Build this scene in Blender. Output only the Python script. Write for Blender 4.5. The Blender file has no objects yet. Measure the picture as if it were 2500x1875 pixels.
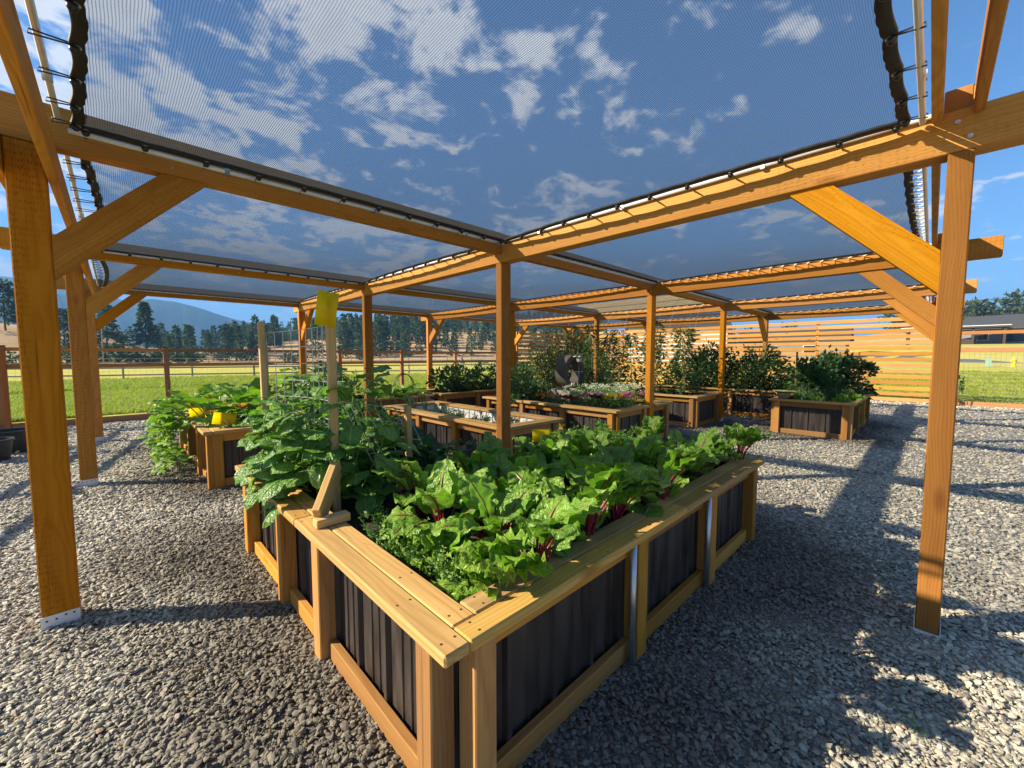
import bpy, bmesh, math, random
import numpy as np
from mathutils import Vector, Matrix, Euler
random.seed(7); RNG = np.random.default_rng(11)
SC = bpy.context.scene; COL = SC.collection
rad = math.radians

# ------------------------------------------------------------------ camera, world, sun, exposure
CAM_H = 1.467; YAW = rad(45.81); PITCH = rad(3.95); FPX = 994.0
cam_d = bpy.data.cameras.new('camera'); cam = bpy.data.objects.new('camera', cam_d); COL.objects.link(cam)
cam_d.sensor_width = 36.0; cam_d.lens = 36.0 * FPX / 2500.0
cam_d.clip_start = 0.02; cam_d.clip_end = 20000
cam.location = (0, 0, CAM_H); cam.rotation_euler = (math.pi / 2 - PITCH, 0, YAW - math.pi / 2)
SC.camera = cam

SUN_EL = 30.0; SUN_VEC = Vector((-0.782 * math.cos(rad(SUN_EL)), 0.623 * math.cos(rad(SUN_EL)), math.sin(rad(SUN_EL)))).normalized()
sun_d = bpy.data.lights.new('sun', 'SUN'); sun_d.energy = 5.0; sun_d.angle = rad(0.5); sun_d.color = (1.0, 0.88, 0.68)
sun = bpy.data.objects.new('sun', sun_d); COL.objects.link(sun)
sun.rotation_euler = SUN_VEC.to_track_quat('Z', 'Y').to_euler()

world = bpy.data.worlds.new('World'); SC.world = world; world.use_nodes = True
def build_world():
    nt = world.node_tree; N = nt.nodes; L = nt.links; N.clear()
    out = N.new('ShaderNodeOutputWorld'); bg = N.new('ShaderNodeBackground'); L.new(bg.outputs[0], out.inputs[0])
    sky = N.new('ShaderNodeTexSky'); sky.sky_type = 'NISHITA'; sky.sun_disc = False
    sky.sun_elevation = rad(SUN_EL); sky.sun_rotation = math.atan2(SUN_VEC.x, SUN_VEC.y)
    sky.air_density = 1.0; sky.dust_density = 0.25; sky.ozone_density = 3.0; sky.altitude = 900
    tc = N.new('ShaderNodeTexCoord'); sep = N.new('ShaderNodeSeparateXYZ'); L.new(tc.outputs['Generated'], sep.inputs[0])
    def math_(op, a, b=None, clamp=False):
        m = N.new('ShaderNodeMath'); m.operation = op; m.use_clamp = clamp
        for i, v in enumerate((a, b)):
            if v is None: continue
            if isinstance(v, (int, float)): m.inputs[i].default_value = v
            else: L.new(v, m.inputs[i])
        return m.outputs[0]
    zc = math_('MAXIMUM', sep.outputs[2], 0.0)
    inv = math_('DIVIDE', 1.0, math_('ADD', zc, 0.16))
    px = math_('MULTIPLY', sep.outputs[0], inv); py = math_('MULTIPLY', sep.outputs[1], inv)
    cmb = N.new('ShaderNodeCombineXYZ'); L.new(px, cmb.inputs[0]); L.new(py, cmb.inputs[1]); cmb.inputs[2].default_value = 15.1
    n1 = N.new('ShaderNodeTexNoise'); n1.inputs['Scale'].default_value = 5.2; n1.inputs['Detail'].default_value = 9; n1.inputs['Roughness'].default_value = 0.60
    n1.inputs['Distortion'].default_value = 0.25; L.new(cmb.outputs[0], n1.inputs['Vector'])
    n2 = N.new('ShaderNodeTexNoise'); n2.inputs['Scale'].default_value = 0.75; n2.inputs['Detail'].default_value = 2; L.new(cmb.outputs[0], n2.inputs['Vector'])
    s = math_('ADD', math_('MULTIPLY', n1.outputs[0], 0.75), math_('MULTIPLY', n2.outputs[0], 0.35))
    hz = math_('ADD', math_('MULTIPLY', math_('POWER', math_('SUBTRACT', 1.0, zc), 6.0), 0.055), math_('MULTIPLY', math_('SUBTRACT', sep.outputs[1], sep.outputs[0]), 0.042))   # more cloud low down and on the sun's side
    mr = N.new('ShaderNodeMapRange'); mr.interpolation_type = 'SMOOTHSTEP'; L.new(math_('ADD', s, hz), mr.inputs[0])
    mr.inputs[1].default_value = 0.578; mr.inputs[2].default_value = 0.672; mr.inputs[3].default_value = 0; mr.inputs[4].default_value = 0.92
    sh = N.new('ShaderNodeMapRange'); L.new(s, sh.inputs[0]); sh.inputs[1].default_value = 0.60; sh.inputs[2].default_value = 0.86; sh.inputs[3].default_value = 1.0; sh.inputs[4].default_value = 0.72
    skm = N.new('ShaderNodeVectorMath'); skm.operation = 'MULTIPLY'; L.new(sky.outputs[0], skm.inputs[0]); skm.inputs[1].default_value = (0.58, 0.93, 1.22)
    cl = N.new('ShaderNodeVectorMath'); cl.operation = 'SCALE'; cl.inputs[0].default_value = (7.4, 7.4, 7.5); L.new(sh.outputs[0], cl.inputs['Scale'])
    mix = N.new('ShaderNodeMix'); mix.data_type = 'VECTOR'; L.new(mr.outputs[0], mix.inputs[0]); L.new(skm.outputs[0], mix.inputs[4]); L.new(cl.outputs[0], mix.inputs[5])
    L.new(mix.outputs[1], bg.inputs[0]); bg.inputs[1].default_value = 0.046
build_world()
vs = SC.view_settings; vs.view_transform = 'Standard'; vs.look = 'None'; vs.gamma = 1.0; vs.use_curve_mapping = False; vs.exposure = 1.62
cy = SC.cycles; cy.max_bounces = 7; cy.transparent_max_bounces = 24; cy.volume_bounces = 0; cy.transmission_bounces = 4; cy.diffuse_bounces = 2
cy.sample_clamp_indirect = 6.0; cy.use_denoising = True
try: cy.denoiser = 'OPENIMAGEDENOISE'
except Exception: pass
cy.volume_step_rate = 4.0

# ------------------------------------------------------------------ pixel helper (photo pixel -> ray)
_c, _s = math.cos(YAW), math.sin(YAW); _cp, _sp = math.cos(PITCH), math.sin(PITCH)
FW = Vector((_c * _cp, _s * _cp, -_sp)); RT = Vector((_s, -_c, 0)); UPV = Vector((_c * _sp, _s * _sp, _cp)); CAMP = Vector((0, 0, CAM_H))
def ray(x, y): return FW + RT * ((x - 1250) / FPX) - UPV * ((y - 937.5) / FPX)
def at_dist(x, y, d):
    """point seen at photo pixel (x,y) at horizontal distance d"""
    r = ray(x, y); return CAMP + r * (d / math.hypot(r.x, r.y))
def on_z(x, y, z): r = ray(x, y); return CAMP + r * ((z - CAM_H) / r.z)

# ------------------------------------------------------------------ material helpers
class NT:
    def __init__(s, name):
        s.m = bpy.data.materials.new(name); s.m.use_nodes = True; s.t = s.m.node_tree; s.N = s.t.nodes; s.L = s.t.links
        s.b = s.N['Principled BSDF']; s.o = s.N['Material Output']
    def n(s, typ, **kw):
        nd = s.N.new(typ)
        for k, v in kw.items():
            if k.startswith('i_'): nd.inputs[k[2:]].default_value = v
            else: setattr(nd, k, v)
        return nd
    def ln(s, a, b): s.L.new(a, b)
    def obj(s): return s.n('ShaderNodeTexCoord').outputs['Object']
    def rand(s): return s.n('ShaderNodeObjectInfo').outputs['Random']
    def mapping(s, vec, scale=(1, 1, 1), off=None):
        m = s.n('ShaderNodeMapping'); m.inputs['Scale'].default_value = scale; s.ln(vec, m.inputs['Vector'])
        if off is not None:
            c = s.n('ShaderNodeVectorMath', operation='SCALE'); c.inputs[0].default_value = (37.0, 11.0, 23.0); s.ln(off, c.inputs['Scale']); s.ln(c.outputs[0], m.inputs['Location'])
        return m.outputs[0]
    def noise(s, vec, scale, detail=3, rough=0.5, dist=0.0):
        n = s.n('ShaderNodeTexNoise'); n.inputs['Scale'].default_value = scale; n.inputs['Detail'].default_value = detail; n.inputs['Roughness'].default_value = rough; n.inputs['Distortion'].default_value = dist
        if vec is not None: s.ln(vec, n.inputs['Vector'])
        return n.outputs[0]
    def ramp(s, f, stops):
        r = s.n('ShaderNodeValToRGB'); e = r.color_ramp.elements
        while len(e) < len(stops): e.new(0.5)
        for el, (p, c) in zip(e, stops): el.position = p; el.color = (*c, 1) if len(c) == 3 else c
        s.ln(f, r.inputs[0]); return r.outputs[0]
    def mix(s, f, a, b, mode='MIX'):
        m = s.n('ShaderNodeMix', data_type='RGBA', blend_type=mode)
        for i, v in ((0, f), (6, a), (7, b)):
            if isinstance(v, (int, float)): m.inputs[i].default_value = v
            elif isinstance(v, tuple): m.inputs[i].default_value = (*v, 1)
            else: s.ln(v, m.inputs[i])
        return m.outputs[2]
    def math(s, op, a, b=0.0, clamp=False):
        m = s.n('ShaderNodeMath', operation=op, use_clamp=clamp)
        for i, v in enumerate((a, b)):
            if isinstance(v, (int, float)): m.inputs[i].default_value = v
            else: s.ln(v, m.inputs[i])
        return m.outputs[0]
    def mr(s, v, a, b, c, d):
        m = s.n('ShaderNodeMapRange'); s.ln(v, m.inputs[0])
        for i, x in enumerate((a, b, c, d)): m.inputs[i + 1].default_value = x
        return m.outputs[0]
    def bump(s, h, strength=0.3, dist=0.01):
        b = s.n('ShaderNodeBump'); b.inputs['Strength'].default_value = strength; b.inputs['Distance'].default_value = dist; s.ln(h, b.inputs['Height']); s.ln(b.outputs[0], s.b.inputs['Normal'])
    def set(s, **kw):
        for k, v in kw.items():
            k = k.replace('_', ' ')
            if isinstance(v, (int, float, tuple)): s.b.inputs[k].default_value = (*v, 1) if isinstance(v, tuple) and len(v) == 3 and 'olor' in k else v
            else: s.ln(v, s.b.inputs[k])

def mat_flat(name, col, rough=0.6, metal=0.0, var=0.0, spec=0.5):
    t = NT(name); c = col
    if var:
        f = t.noise(t.mapping(t.obj(), off=t.rand()), 8, 4)
        c = t.mix(t.mr(f, .3, .7, 0, 1), tuple(x * (1 - var) for x in col), tuple(min(1, x * (1 + var)) for x in col))
    t.set(Base_Color=c, Roughness=rough, Metallic=metal, Specular_IOR_Level=spec); return t.m

def mat_wood(name, light, dark, rough=0.74, knots=0.6, incise=0.0, spread=0.36, bump=0.25, ring=0.012):
    """sawn timber: growth rings round a random pith, fibre streaks, blotches, knots; local X is the grain"""
    t = NT(name); r = t.rand(); o = t.obj()
    r2 = t.math('FRACT', t.math('MULTIPLY', r, 13.7)); r3 = t.math('FRACT', t.math('MULTIPLY', r, 5.13))
    sp = t.n('ShaderNodeSeparateXYZ'); t.ln(o, sp.inputs[0])
    n1 = t.noise(t.mapping(o, (0.75, 2.2, 2.2), r), 1.3, 3, .5)
    yy = t.math('ADD', sp.outputs[1], t.mr(r2, 0, 1, -.09, .09)); zz = t.math('ADD', sp.outputs[2], t.mr(r3, 0, 1, -.13, -.05))
    dist = t.math('SQRT', t.math('ADD', t.math('MULTIPLY', yy, yy), t.math('MULTIPLY', zz, zz)))
    dist = t.math('ADD', dist, t.math('ADD', t.math('MULTIPLY', n1, .11), t.math('MULTIPLY', sp.outputs[0], .006)))
    sn = t.math('SINE', t.math('MULTIPLY', dist, 2 * math.pi / ring)); late = t.math('POWER', t.mr(sn, -1, 1, 0, 1), 2.6)
    fine = t.noise(t.mapping(o, (3.5, 130, 130), r), 1.0, 3, .6)
    streak = t.noise(t.mapping(o, (0.8, 22, 22), r), 1.0, 3, .6)
    f = t.math('ADD', t.math('MULTIPLY', late, .19), t.math('ADD', t.math('MULTIPLY', fine, .38), t.math('MULTIPLY', streak, .56)))
    base = t.ramp(f, [(0.28, light), (0.55, tuple((a + b) / 2 for a, b in zip(light, dark))), (0.85, dark)])
    bl = t.noise(t.mapping(o, (1.1, 4, 4), r), 1.9, 4, .65)
    base = t.mix(t.mr(bl, .42, .75, .0, .6), base, tuple(x * 0.66 for x in light))
    vo = t.n('ShaderNodeTexVoronoi', feature='F1'); vo.inputs['Scale'].default_value = 1.0; vo.inputs['Randomness'].default_value = 1.0
    t.ln(t.mapping(o, (1.7, 4.6, 4.6), r), vo.inputs['Vector'])
    kd = t.math('ADD', vo.outputs['Distance'], t.math('MULTIPLY', fine, .03))
    base = t.mix(t.mr(kd, 0.06, 0.16, knots * .85, 0.0), base, (dark[0] * .62, dark[1] * .48, dark[2] * .40))
    ck = t.noise(t.mapping(o, (1.1, 75, 75), r), 1.0, 2, .5)                      # drying checks along the grain
    base = t.mix(t.mr(ck, .70, .76, 0, .75), base, tuple(x * 0.30 for x in dark))
    h = t.math('SUBTRACT', 1.0, f)
    if incise:
        vv = t.n('ShaderNodeTexVoronoi', feature='F1'); vv.inputs['Scale'].default_value = 1.0; vv.inputs['Randomness'].default_value = 0.30
        t.ln(t.mapping(o, (30, 95, 95), r), vv.inputs['Vector'])
        d = t.mr(vv.outputs['Distance'], 0.17, 0.32, 1.0, 0.0)
        mask = t.mr(t.noise(t.mapping(o, (0.5, 7, 7), r), 1.0, 1), .45, .60, 0, 1)
        d = t.math('MULTIPLY', t.math('MULTIPLY', d, mask), incise)
        base = t.mix(d, base, tuple(x * 0.38 for x in dark)); h = t.math('SUBTRACT', h, d)
    hs = t.n('ShaderNodeHueSaturation'); t.ln(base, hs.inputs['Color']); t.ln(t.mr(r, 0, 1, 1 - spread, 1 + spread * 0.6), hs.inputs['Value'])
    rv = t.math('FRACT', t.math('MULTIPLY', r, 7.31)); t.ln(t.mr(rv, 0, 1, 0.494, 0.503), hs.inputs['Hue']); t.ln(t.mr(r3, 0, 1, .92, 1.06), hs.inputs['Saturation'])
    t.set(Base_Color=hs.outputs[0], Roughness=t.mr(f, .3, .8, rough - .08, rough + .15), Specular_IOR_Level=0.18)
    t.bump(h, bump, 0.004); return t.m

W_POST = mat_wood('stained_timber', (0.58, 0.245, 0.024), (0.36, 0.128, 0.010), incise=0.75, knots=0.7)
W_BEAM = mat_wood('stained_beam_timber', (0.60, 0.27, 0.032), (0.37, 0.14, 0.013), incise=0.45, knots=0.7)
W_BED = mat_wood('cedar_bed_timber', (0.58, 0.30, 0.07), (0.35, 0.14, 0.028), knots=0.75)
W_RIM = mat_wood('cedar_rim_board', (0.60, 0.39, 0.13), (0.37, 0.185, 0.048), knots=0.8, spread=0.2, ring=.016)
W_SLAT = mat_wood('cedar_slat', (0.55, 0.29, 0.075), (0.36, 0.155, 0.035), knots=1.0, spread=0.25)
W_FENCE = mat_wood('red_brown_fence_timber', (0.42, 0.20, 0.075), (0.26, 0.115, 0.042), knots=0.6)
W_STAKE = mat_wood('raw_pine_stake', (0.68, 0.45, 0.18), (0.50, 0.29, 0.10), knots=0.9, spread=0.12)
W_NEW = mat_wood('raw_light_plank', (0.80, 0.62, 0.30), (0.66, 0.46, 0.19), knots=1.0, spread=0.1)
W_GREY = mat_wood('grey_weathered_timber', (0.42, 0.36, 0.27), (0.26, 0.21, 0.15), knots=0.3)

def m_siding():
    t = NT('dark_brown_metal_siding'); n = t.noise(t.mapping(t.obj(), (6, 6, 1), t.rand()), 3, 4, .6)
    t.set(Base_Color=t.mix(t.mr(n, .3, .75, 0, 1), (0.018, 0.013, 0.012), (0.064, 0.050, 0.042)), Roughness=t.mr(n, .3, .7, .34, .55), Specular_IOR_Level=0.5)
    return t.m
SIDING = m_siding()
SCREW = mat_flat('dull_bronze_screw', (0.10, 0.065, 0.03), 0.5, 0.4)
LINER = mat_flat('white_liner', (0.72, 0.72, 0.70), 0.5, var=.1)
GALV = mat_flat('galvanised_steel', (0.52, 0.54, 0.56), 0.38, 0.85, var=.15)
CONDUIT = mat_flat('white_conduit', (0.66, 0.66, 0.64), 0.42, 0.3, var=.1)
BLACK = mat_flat('black_rubber', (0.012, 0.012, 0.013), 0.38, var=.2)
BLACKW = mat_flat('black_webbing', (0.013, 0.013, 0.014), 0.75, var=.3)
WCORD = mat_flat('white_cord', (0.75, 0.74, 0.70), 0.7)
WIRE = mat_flat('galvanised_wire', (0.50, 0.52, 0.54), 0.4, 0.6)
WIRE_G = mat_flat('green_grey_fence_wire', (0.30, 0.33, 0.27), 0.6, 0.2)
YELLOW = None
POTB = mat_flat('black_plastic_pot', (0.02, 0.022, 0.024), 0.45, var=.3)
CLAY = mat_flat('fired_clay', (0.30, 0.24, 0.16), 0.7, var=.3)
WHITEP = mat_flat('white_painted_board', (0.74, 0.74, 0.72), 0.6)
GREYP = mat_flat('grey_painted_siding', (0.17, 0.175, 0.18), 0.7, var=.1)
DARKROOF = mat_flat('charcoal_roofing', (0.05, 0.052, 0.056), 0.75, var=.25)
DARKW = mat_flat('dark_brown_timber', (0.055, 0.035, 0.025), 0.8)
GLASSD = mat_flat('dark_window_glass', (0.02, 0.025, 0.03), 0.08)
HYD = mat_flat('yellow_hydrant_paint', (0.80, 0.52, 0.03), 0.45)
BOXG = mat_flat('pale_green_metal', (0.22, 0.32, 0.24), 0.5)
ASPH = mat_flat('asphalt', (0.11, 0.11, 0.115), 0.9, var=.2)

def m_stone(name, col):
    t = NT(name); o = t.obj(); n = t.noise(o, 14, 6, .65); n2 = t.noise(o, 60, 3)
    c = t.mix(t.mr(n, .3, .7, 0, 1), tuple(x * .6 for x in col), col); t.set(Base_Color=c, Roughness=.85); t.bump(n2, .5, .01); return t.m
CONC = m_stone('rough_concrete', (0.42, 0.38, 0.31)); MILL = m_stone('weathered_stone_ring', (0.13, 0.105, 0.082))

def m_soil():
    t = NT('dark_garden_soil'); o = t.obj(); n = t.noise(o, 22, 6, .7)
    t.set(Base_Color=t.mix(t.mr(n, .3, .7, 0, 1), (0.018, 0.012, 0.008), (0.065, 0.045, 0.03)), Roughness=.95); t.bump(n, 1.0, .03); return t.m
SOIL = m_soil()

def m_gravel_ground():
    t = NT('gravel_bed'); g = t.n('ShaderNodeNewGeometry').outputs['Position']
    v = t.n('ShaderNodeTexVoronoi', feature='F1'); v.inputs['Scale'].default_value = 42; t.ln(g, v.inputs['Vector'])
    col = t.ramp(v.outputs['Color'], [(0.0, (0.22, 0.205, 0.18)), (0.45, (0.49, 0.46, 0.39)), (0.8, (0.66, 0.615, 0.51)), (1.0, (0.72, 0.68, 0.57))])
    d = t.mr(v.outputs['Distance'], 0.25, 0.8, 1.0, 0.6)
    big = t.mr(t.noise(g, 0.7, 4, .6), .35, .7, .82, 1.12)
    m = t.n('ShaderNodeVectorMath', operation='SCALE'); t.ln(col, m.inputs[0]); t.ln(t.math('MULTIPLY', d, big), m.inputs['Scale'])
    dm = t.n('ShaderNodeAttribute', attribute_name='damp_shade').outputs['Fac']
    t.set(Base_Color=t.mix(t.math('MULTIPLY', dm, .78), m.outputs[0], (0.055, 0.045, 0.032)), Roughness=.92)  # dark tint is part wet ground, part painted shade beside the beds
    h = t.math('SUBTRACT', t.math('MULTIPLY', v.outputs['Color'], 0.8), v.outputs['Distance'])
    t.bump(h, 1.0, .022); return t.m
GRAVEL = m_gravel_ground()
def m_stonebits():
    t = NT('gravel_stone'); a = t.n('ShaderNodeAttribute', attribute_type='INSTANCER', attribute_name='tone')
    o = t.noise(t.obj(), 3.0, 3)
    c = t.ramp(a.outputs['Fac'], [(0.0, (0.10, 0.10, 0.10)), (0.25, (0.30, 0.275, 0.225)), (0.5, (0.48, 0.44, 0.345)), (0.75, (0.62, 0.575, 0.445)), (0.93, (0.72, 0.675, 0.53)), (1.0, (0.50, 0.36, 0.22))])
    w = t.n('ShaderNodeAttribute', attribute_type='INSTANCER', attribute_name='damp_shade')
    c = t.mix(t.math('MULTIPLY', w.outputs['Fac'], .74), c, (0.062, 0.050, 0.034))  # wet stones, darkened further to paint in the front bed's shade
    m = t.n('ShaderNodeVectorMath', operation='SCALE'); t.ln(c, m.inputs[0]); t.ln(t.mr(o, .3, .7, .8, 1.15), m.inputs['Scale'])
    t.set(Base_Color=m.outputs[0], Roughness=.85); return t.m
STONE = m_stonebits()

def m_terrain():
    t = NT('meadow_and_dry_hill'); g = t.n('ShaderNodeNewGeometry').outputs['Position']
    a = t.n('ShaderNodeAttribute', attribute_name='dry').outputs['Fac']
    n = t.noise(t.mapping(g, (1, 1, 1)), .35, 6, .65); n2 = t.noise(g, 3.5, 5, .7); n3 = t.noise(g, .05, 3, .5)
    f = t.math('ADD', t.math('MULTIPLY', n, .5), t.math('ADD', t.math('MULTIPLY', n2, .35), t.math('MULTIPLY', n3, .35)))
    green = t.ramp(f, [(.34, (0.22, 0.26, 0.032)), (.5, (0.35, 0.37, 0.055)), (.60, (0.46, 0.42, 0.085)), (.74, (0.55, 0.43, 0.15))])
    dry = t.ramp(f, [(.3, (0.20, 0.125, 0.06)), (.55, (0.40, 0.26, 0.13)), (.75, (0.52, 0.36, 0.20))])
    t.set(Base_Color=t.mix(a, green, dry), Roughness=1.0, Specular_IOR_Level=.1); t.bump(n2, .8, .08); return t.m
TERR = m_terrain()
def m_mount():
    t = NT('forested_mountain'); g = t.n('ShaderNodeNewGeometry').outputs['Position']; n = t.noise(g, .02, 6, .7)
    t.set(Base_Color=t.mix(t.mr(n, .35, .65, 0, 1), (0.030, 0.055, 0.050), (0.055, 0.085, 0.065)), Roughness=1.0, Specular_IOR_Level=0); return t.m
MOUNT = m_mount()

def mat_leaf(name, col, tip=None, vein=None, rough=0.42, trans=0.35, var=0.25, uvvein=False, blister=0.0):
    t = NT(name); o = t.obj(); r = t.rand()
    n = t.noise(t.mapping(o, (1, 1, 1), r), 18, 3, .6)
    gi = t.n('ShaderNodeNewGeometry').outputs['Random Per Island']
    rv = t.math('ADD', t.math('MULTIPLY', r, .5), t.math('MULTIPLY', gi, .5))
    hi = tip or tuple(min(1, c * 1.7) for c in col)
    f = t.math('ADD', t.math('MULTIPLY', n, .5), t.math('MULTIPLY', rv, .5))
    c = t.ramp(f, [(.22, tuple(x * (1 - var) for x in col)), (.5, col), (.82, hi)])
    if uvvein:
        uv = t.n('ShaderNodeUVMap').outputs[0]; sp = t.n('ShaderNodeSeparateXYZ'); t.ln(uv, sp.inputs[0])
        u = t.math('ABSOLUTE', t.math('SUBTRACT', sp.outputs[0], .5)); vv = sp.outputs[1]
        mid = t.mr(u, 0.02, 0.055, 1.0, 0.0)
        side = t.math('SINE', t.math('MULTIPLY', t.math('SUBTRACT', vv, t.math('MULTIPLY', u, .55)), 52.0))
        sv = t.math('MULTIPLY', t.mr(side, .86, 1.0, 0, .55), t.mr(u, .3, .5, 1, .2))
        if vein: c = t.mix(t.math('MULTIPLY', sv, .55), c, tuple(min(1, x * 1.5) for x in hi)); c = t.mix(t.math('MULTIPLY', mid, t.mr(vv, .25, .95, 1, .15)), c, vein)
        else: c = t.mix(t.math('MAXIMUM', sv, mid), c, tuple(min(1, x * 1.45) for x in hi))
        if blister:
            bn = t.noise(o, 55, 2, .5); t.bump(t.math('SUBTRACT', t.math('MULTIPLY', bn, 1.2), t.math('MAXIMUM', sv, mid)), blister, .012)
    t.set(Base_Color=c, Roughness=rough, Specular_IOR_Level=.45)
    tr = t.n('ShaderNodeBsdfTranslucent'); t.ln(t.mix(1.0, c, (1.0, 1.25, 0.45), 'MULTIPLY'), tr.inputs[0])
    mx = t.n('ShaderNodeMixShader'); mx.inputs[0].default_value = trans; t.ln(t.b.outputs[0], mx.inputs[1]); t.ln(tr.outputs[0], mx.inputs[2]); t.ln(mx.outputs[0], t.o.inputs[0])
    return t.m
L_BEET = mat_leaf('beet_leaf', (0.155, 0.31, 0.034), (0.36, 0.54, 0.10), vein=(0.30, 0.27, 0.08), uvvein=True, rough=.34, blister=.9)
L_BEAN = mat_leaf('bean_leaf', (0.125, 0.28, 0.05), (0.26, 0.43, 0.075), uvvein=True, rough=.36, blister=.9)
L_LETT = mat_leaf('lettuce_leaf', (0.20, 0.36, 0.035), (0.36, 0.52, 0.08), uvvein=True, rough=.4, blister=.8)
L_SQUA = mat_leaf('squash_leaf', (0.15, 0.30, 0.028), (0.36, 0.50, 0.04), uvvein=True, rough=.5, blister=.5)
L_PEPP = mat_leaf('pepper_leaf', (0.025, 0.070, 0.018), (0.06, 0.13, 0.03), rough=.28)
L_CARR = mat_leaf('carrot_fern', (0.14, 0.27, 0.035), (0.26, 0.42, 0.05), rough=.6)
L_TOMA = mat_leaf('tomato_leaf', (0.045, 0.105, 0.026), (0.11, 0.19, 0.045), rough=.5)
L_RASP = mat_leaf('berry_leaf', (0.032, 0.082, 0.020), (0.075, 0.15, 0.035), rough=.5)
L_HERB = mat_leaf('herb_leaf', (0.05, 0.12, 0.035), (0.13, 0.23, 0.05), rough=.5)
L_CHIV = mat_leaf('chive_blade', (0.045, 0.13, 0.045), (0.10, 0.22, 0.07), rough=.45)
L_VINE = mat_leaf('vine_leaf', (0.065, 0.10, 0.028), (0.14, 0.17, 0.05), rough=.55)
L_ONIO = mat_leaf('onion_blade', (0.07, 0.15, 0.08), (0.16, 0.25, 0.12), rough=.5)
L_PINE = mat_leaf('pine_needles', (0.045, 0.090, 0.040), (0.12, 0.18, 0.075), rough=.8, trans=.2)
L_BUSH = mat_leaf('field_shrub_leaf', (0.035, 0.060, 0.025), (0.085, 0.115, 0.045), rough=.8, trans=.2)
L_GRAS = mat_leaf('meadow_grass_blade', (0.30, 0.36, 0.045), (0.54, 0.50, 0.11), rough=.7, trans=.4)
STALK_R = mat_flat('crimson_beet_stalk', (0.22, 0.012, 0.03), 0.35, var=.3)
STALK_G = mat_flat('green_plant_stalk', (0.13, 0.24, 0.05), 0.5, var=.3)
STALK_B = mat_flat('woody_stem', (0.11, 0.08, 0.045), 0.8, var=.3)
BARK = mat_flat('pine_bark', (0.10, 0.065, 0.045), 0.95, var=.4)
def mat_petal(n, c): return mat_leaf(n, c, tuple(min(1, x * 1.25 + .02) for x in c), rough=.5, trans=.3, var=.2)
P_ORANGE = mat_petal('orange_petal', (0.85, 0.30, 0.01)); P_YELLOW = mat_petal('yellow_petal', (0.85, 0.62, 0.02)); P_RED = mat_petal('red_petal', (0.42, 0.008, 0.012))
P_PINK = mat_petal('pink_petal', (0.62, 0.14, 0.34)); P_LILAC = mat_petal('pale_lilac_petal', (0.68, 0.48, 0.66)); P_WHITE = mat_petal('cream_white_petal', (0.72, 0.76, 0.62)); P_MAROON = mat_petal('maroon_petal', (0.16, 0.012, 0.02))
YELLOW = mat_leaf('yellow_sticky_card', (0.94, 0.66, 0.008), (0.97, 0.72, 0.012), rough=.35, trans=.72, var=.05)
TOMATO_Y = mat_flat('yellow_green_fruit', (0.72, 0.62, 0.08), 0.3)

def m_cloth():
    t = NT('dark_shade_cloth'); o = t.obj(); sp = t.n('ShaderNodeSeparateXYZ'); t.ln(o, sp.inputs[0])
    wob = t.noise(o, 5, 2, .5)
    def line(axis, per, sharp, amp):
        v = t.math('ADD', sp.outputs[axis], t.math('MULTIPLY', wob, amp)); s = t.math('SINE', t.math('MULTIPLY', v, 2 * math.pi / per))
        return t.mr(s, -1 + sharp, 1.0, 0.0, 1.0)
    a = line(0, .0092, .9, .012); b = line(1, .0072, .7, .010)
    m = t.math('MAXIMUM', a, t.math('MULTIPLY', b, .8))
    cov = t.mr(m, 0, 1, 0.16, 0.70)                       # thread cover seen square-on
    lw = t.n('ShaderNodeLayerWeight'); lw.inputs['Blend'].default_value = 0.5
    cosv = t.math('MAXIMUM', t.math('SUBTRACT', 1.0, lw.outputs['Facing']), .14)
    opac = t.math('SUBTRACT', 1.0, t.math('POWER', t.math('SUBTRACT', 1.0, cov), t.math('DIVIDE', .55, cosv)))   # threads overlap more at a slant
    dif = t.n('ShaderNodeBsdfDiffuse'); dif.inputs[0].default_value = (0.030, 0.032, 0.036, 1)
    trl = t.n('ShaderNodeBsdfTranslucent'); trl.inputs[0].default_value = (0.070, 0.076, 0.088, 1)
    th = t.n('ShaderNodeMixShader'); th.inputs[0].default_value = .5; t.ln(dif.outputs[0], th.inputs[1]); t.ln(trl.outputs[0], th.inputs[2])
    tp = t.n('ShaderNodeBsdfTransparent'); tp.inputs[0].default_value = (1, 1, 1, 1)
    mx = t.n('ShaderNodeMixShader'); t.ln(opac, mx.inputs[0]); t.ln(tp.outputs[0], mx.inputs[1]); t.ln(th.outputs[0], mx.inputs[2]); t.ln(mx.outputs[0], t.o.inputs[0])
    return t.m
CLOTH = m_cloth()

# ------------------------------------------------------------------ object helpers
def tag(o, label=None, cat=None, group=None, kind=None):
    for k, v in (('label', label), ('category', cat), ('group', group), ('kind', kind)):
        if v: o[k] = v
    return o
def thing(name, label, cat, loc=(0, 0, 0), group=None, rz=0.0):
    o = bpy.data.objects.new(name, None); COL.objects.link(o); o.empty_display_size = .1
    o.location = loc; o.rotation_euler = (0, 0, rz); return tag(o, label, cat, group)
def link(name, me, parent=None, loc=(0, 0, 0), rot=None, scale=None):
    """loc is a world position; parents carry no rotation while their parts are placed"""
    o = bpy.data.objects.new(name, me); COL.objects.link(o); base = Vector((0, 0, 0)); p = parent
    while p is not None: base = base + p.location; p = p.parent
    if parent is not None: o.parent = parent
    o.location = Vector(loc) - base
    if rot is not None:
        if isinstance(rot, Euler) or isinstance(rot, tuple): o.rotation_euler = rot
        else: o.rotation_euler = rot.to_euler()
    if scale is not None: o.scale = (scale,) * 3 if isinstance(scale, (int, float)) else scale
    return o
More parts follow.
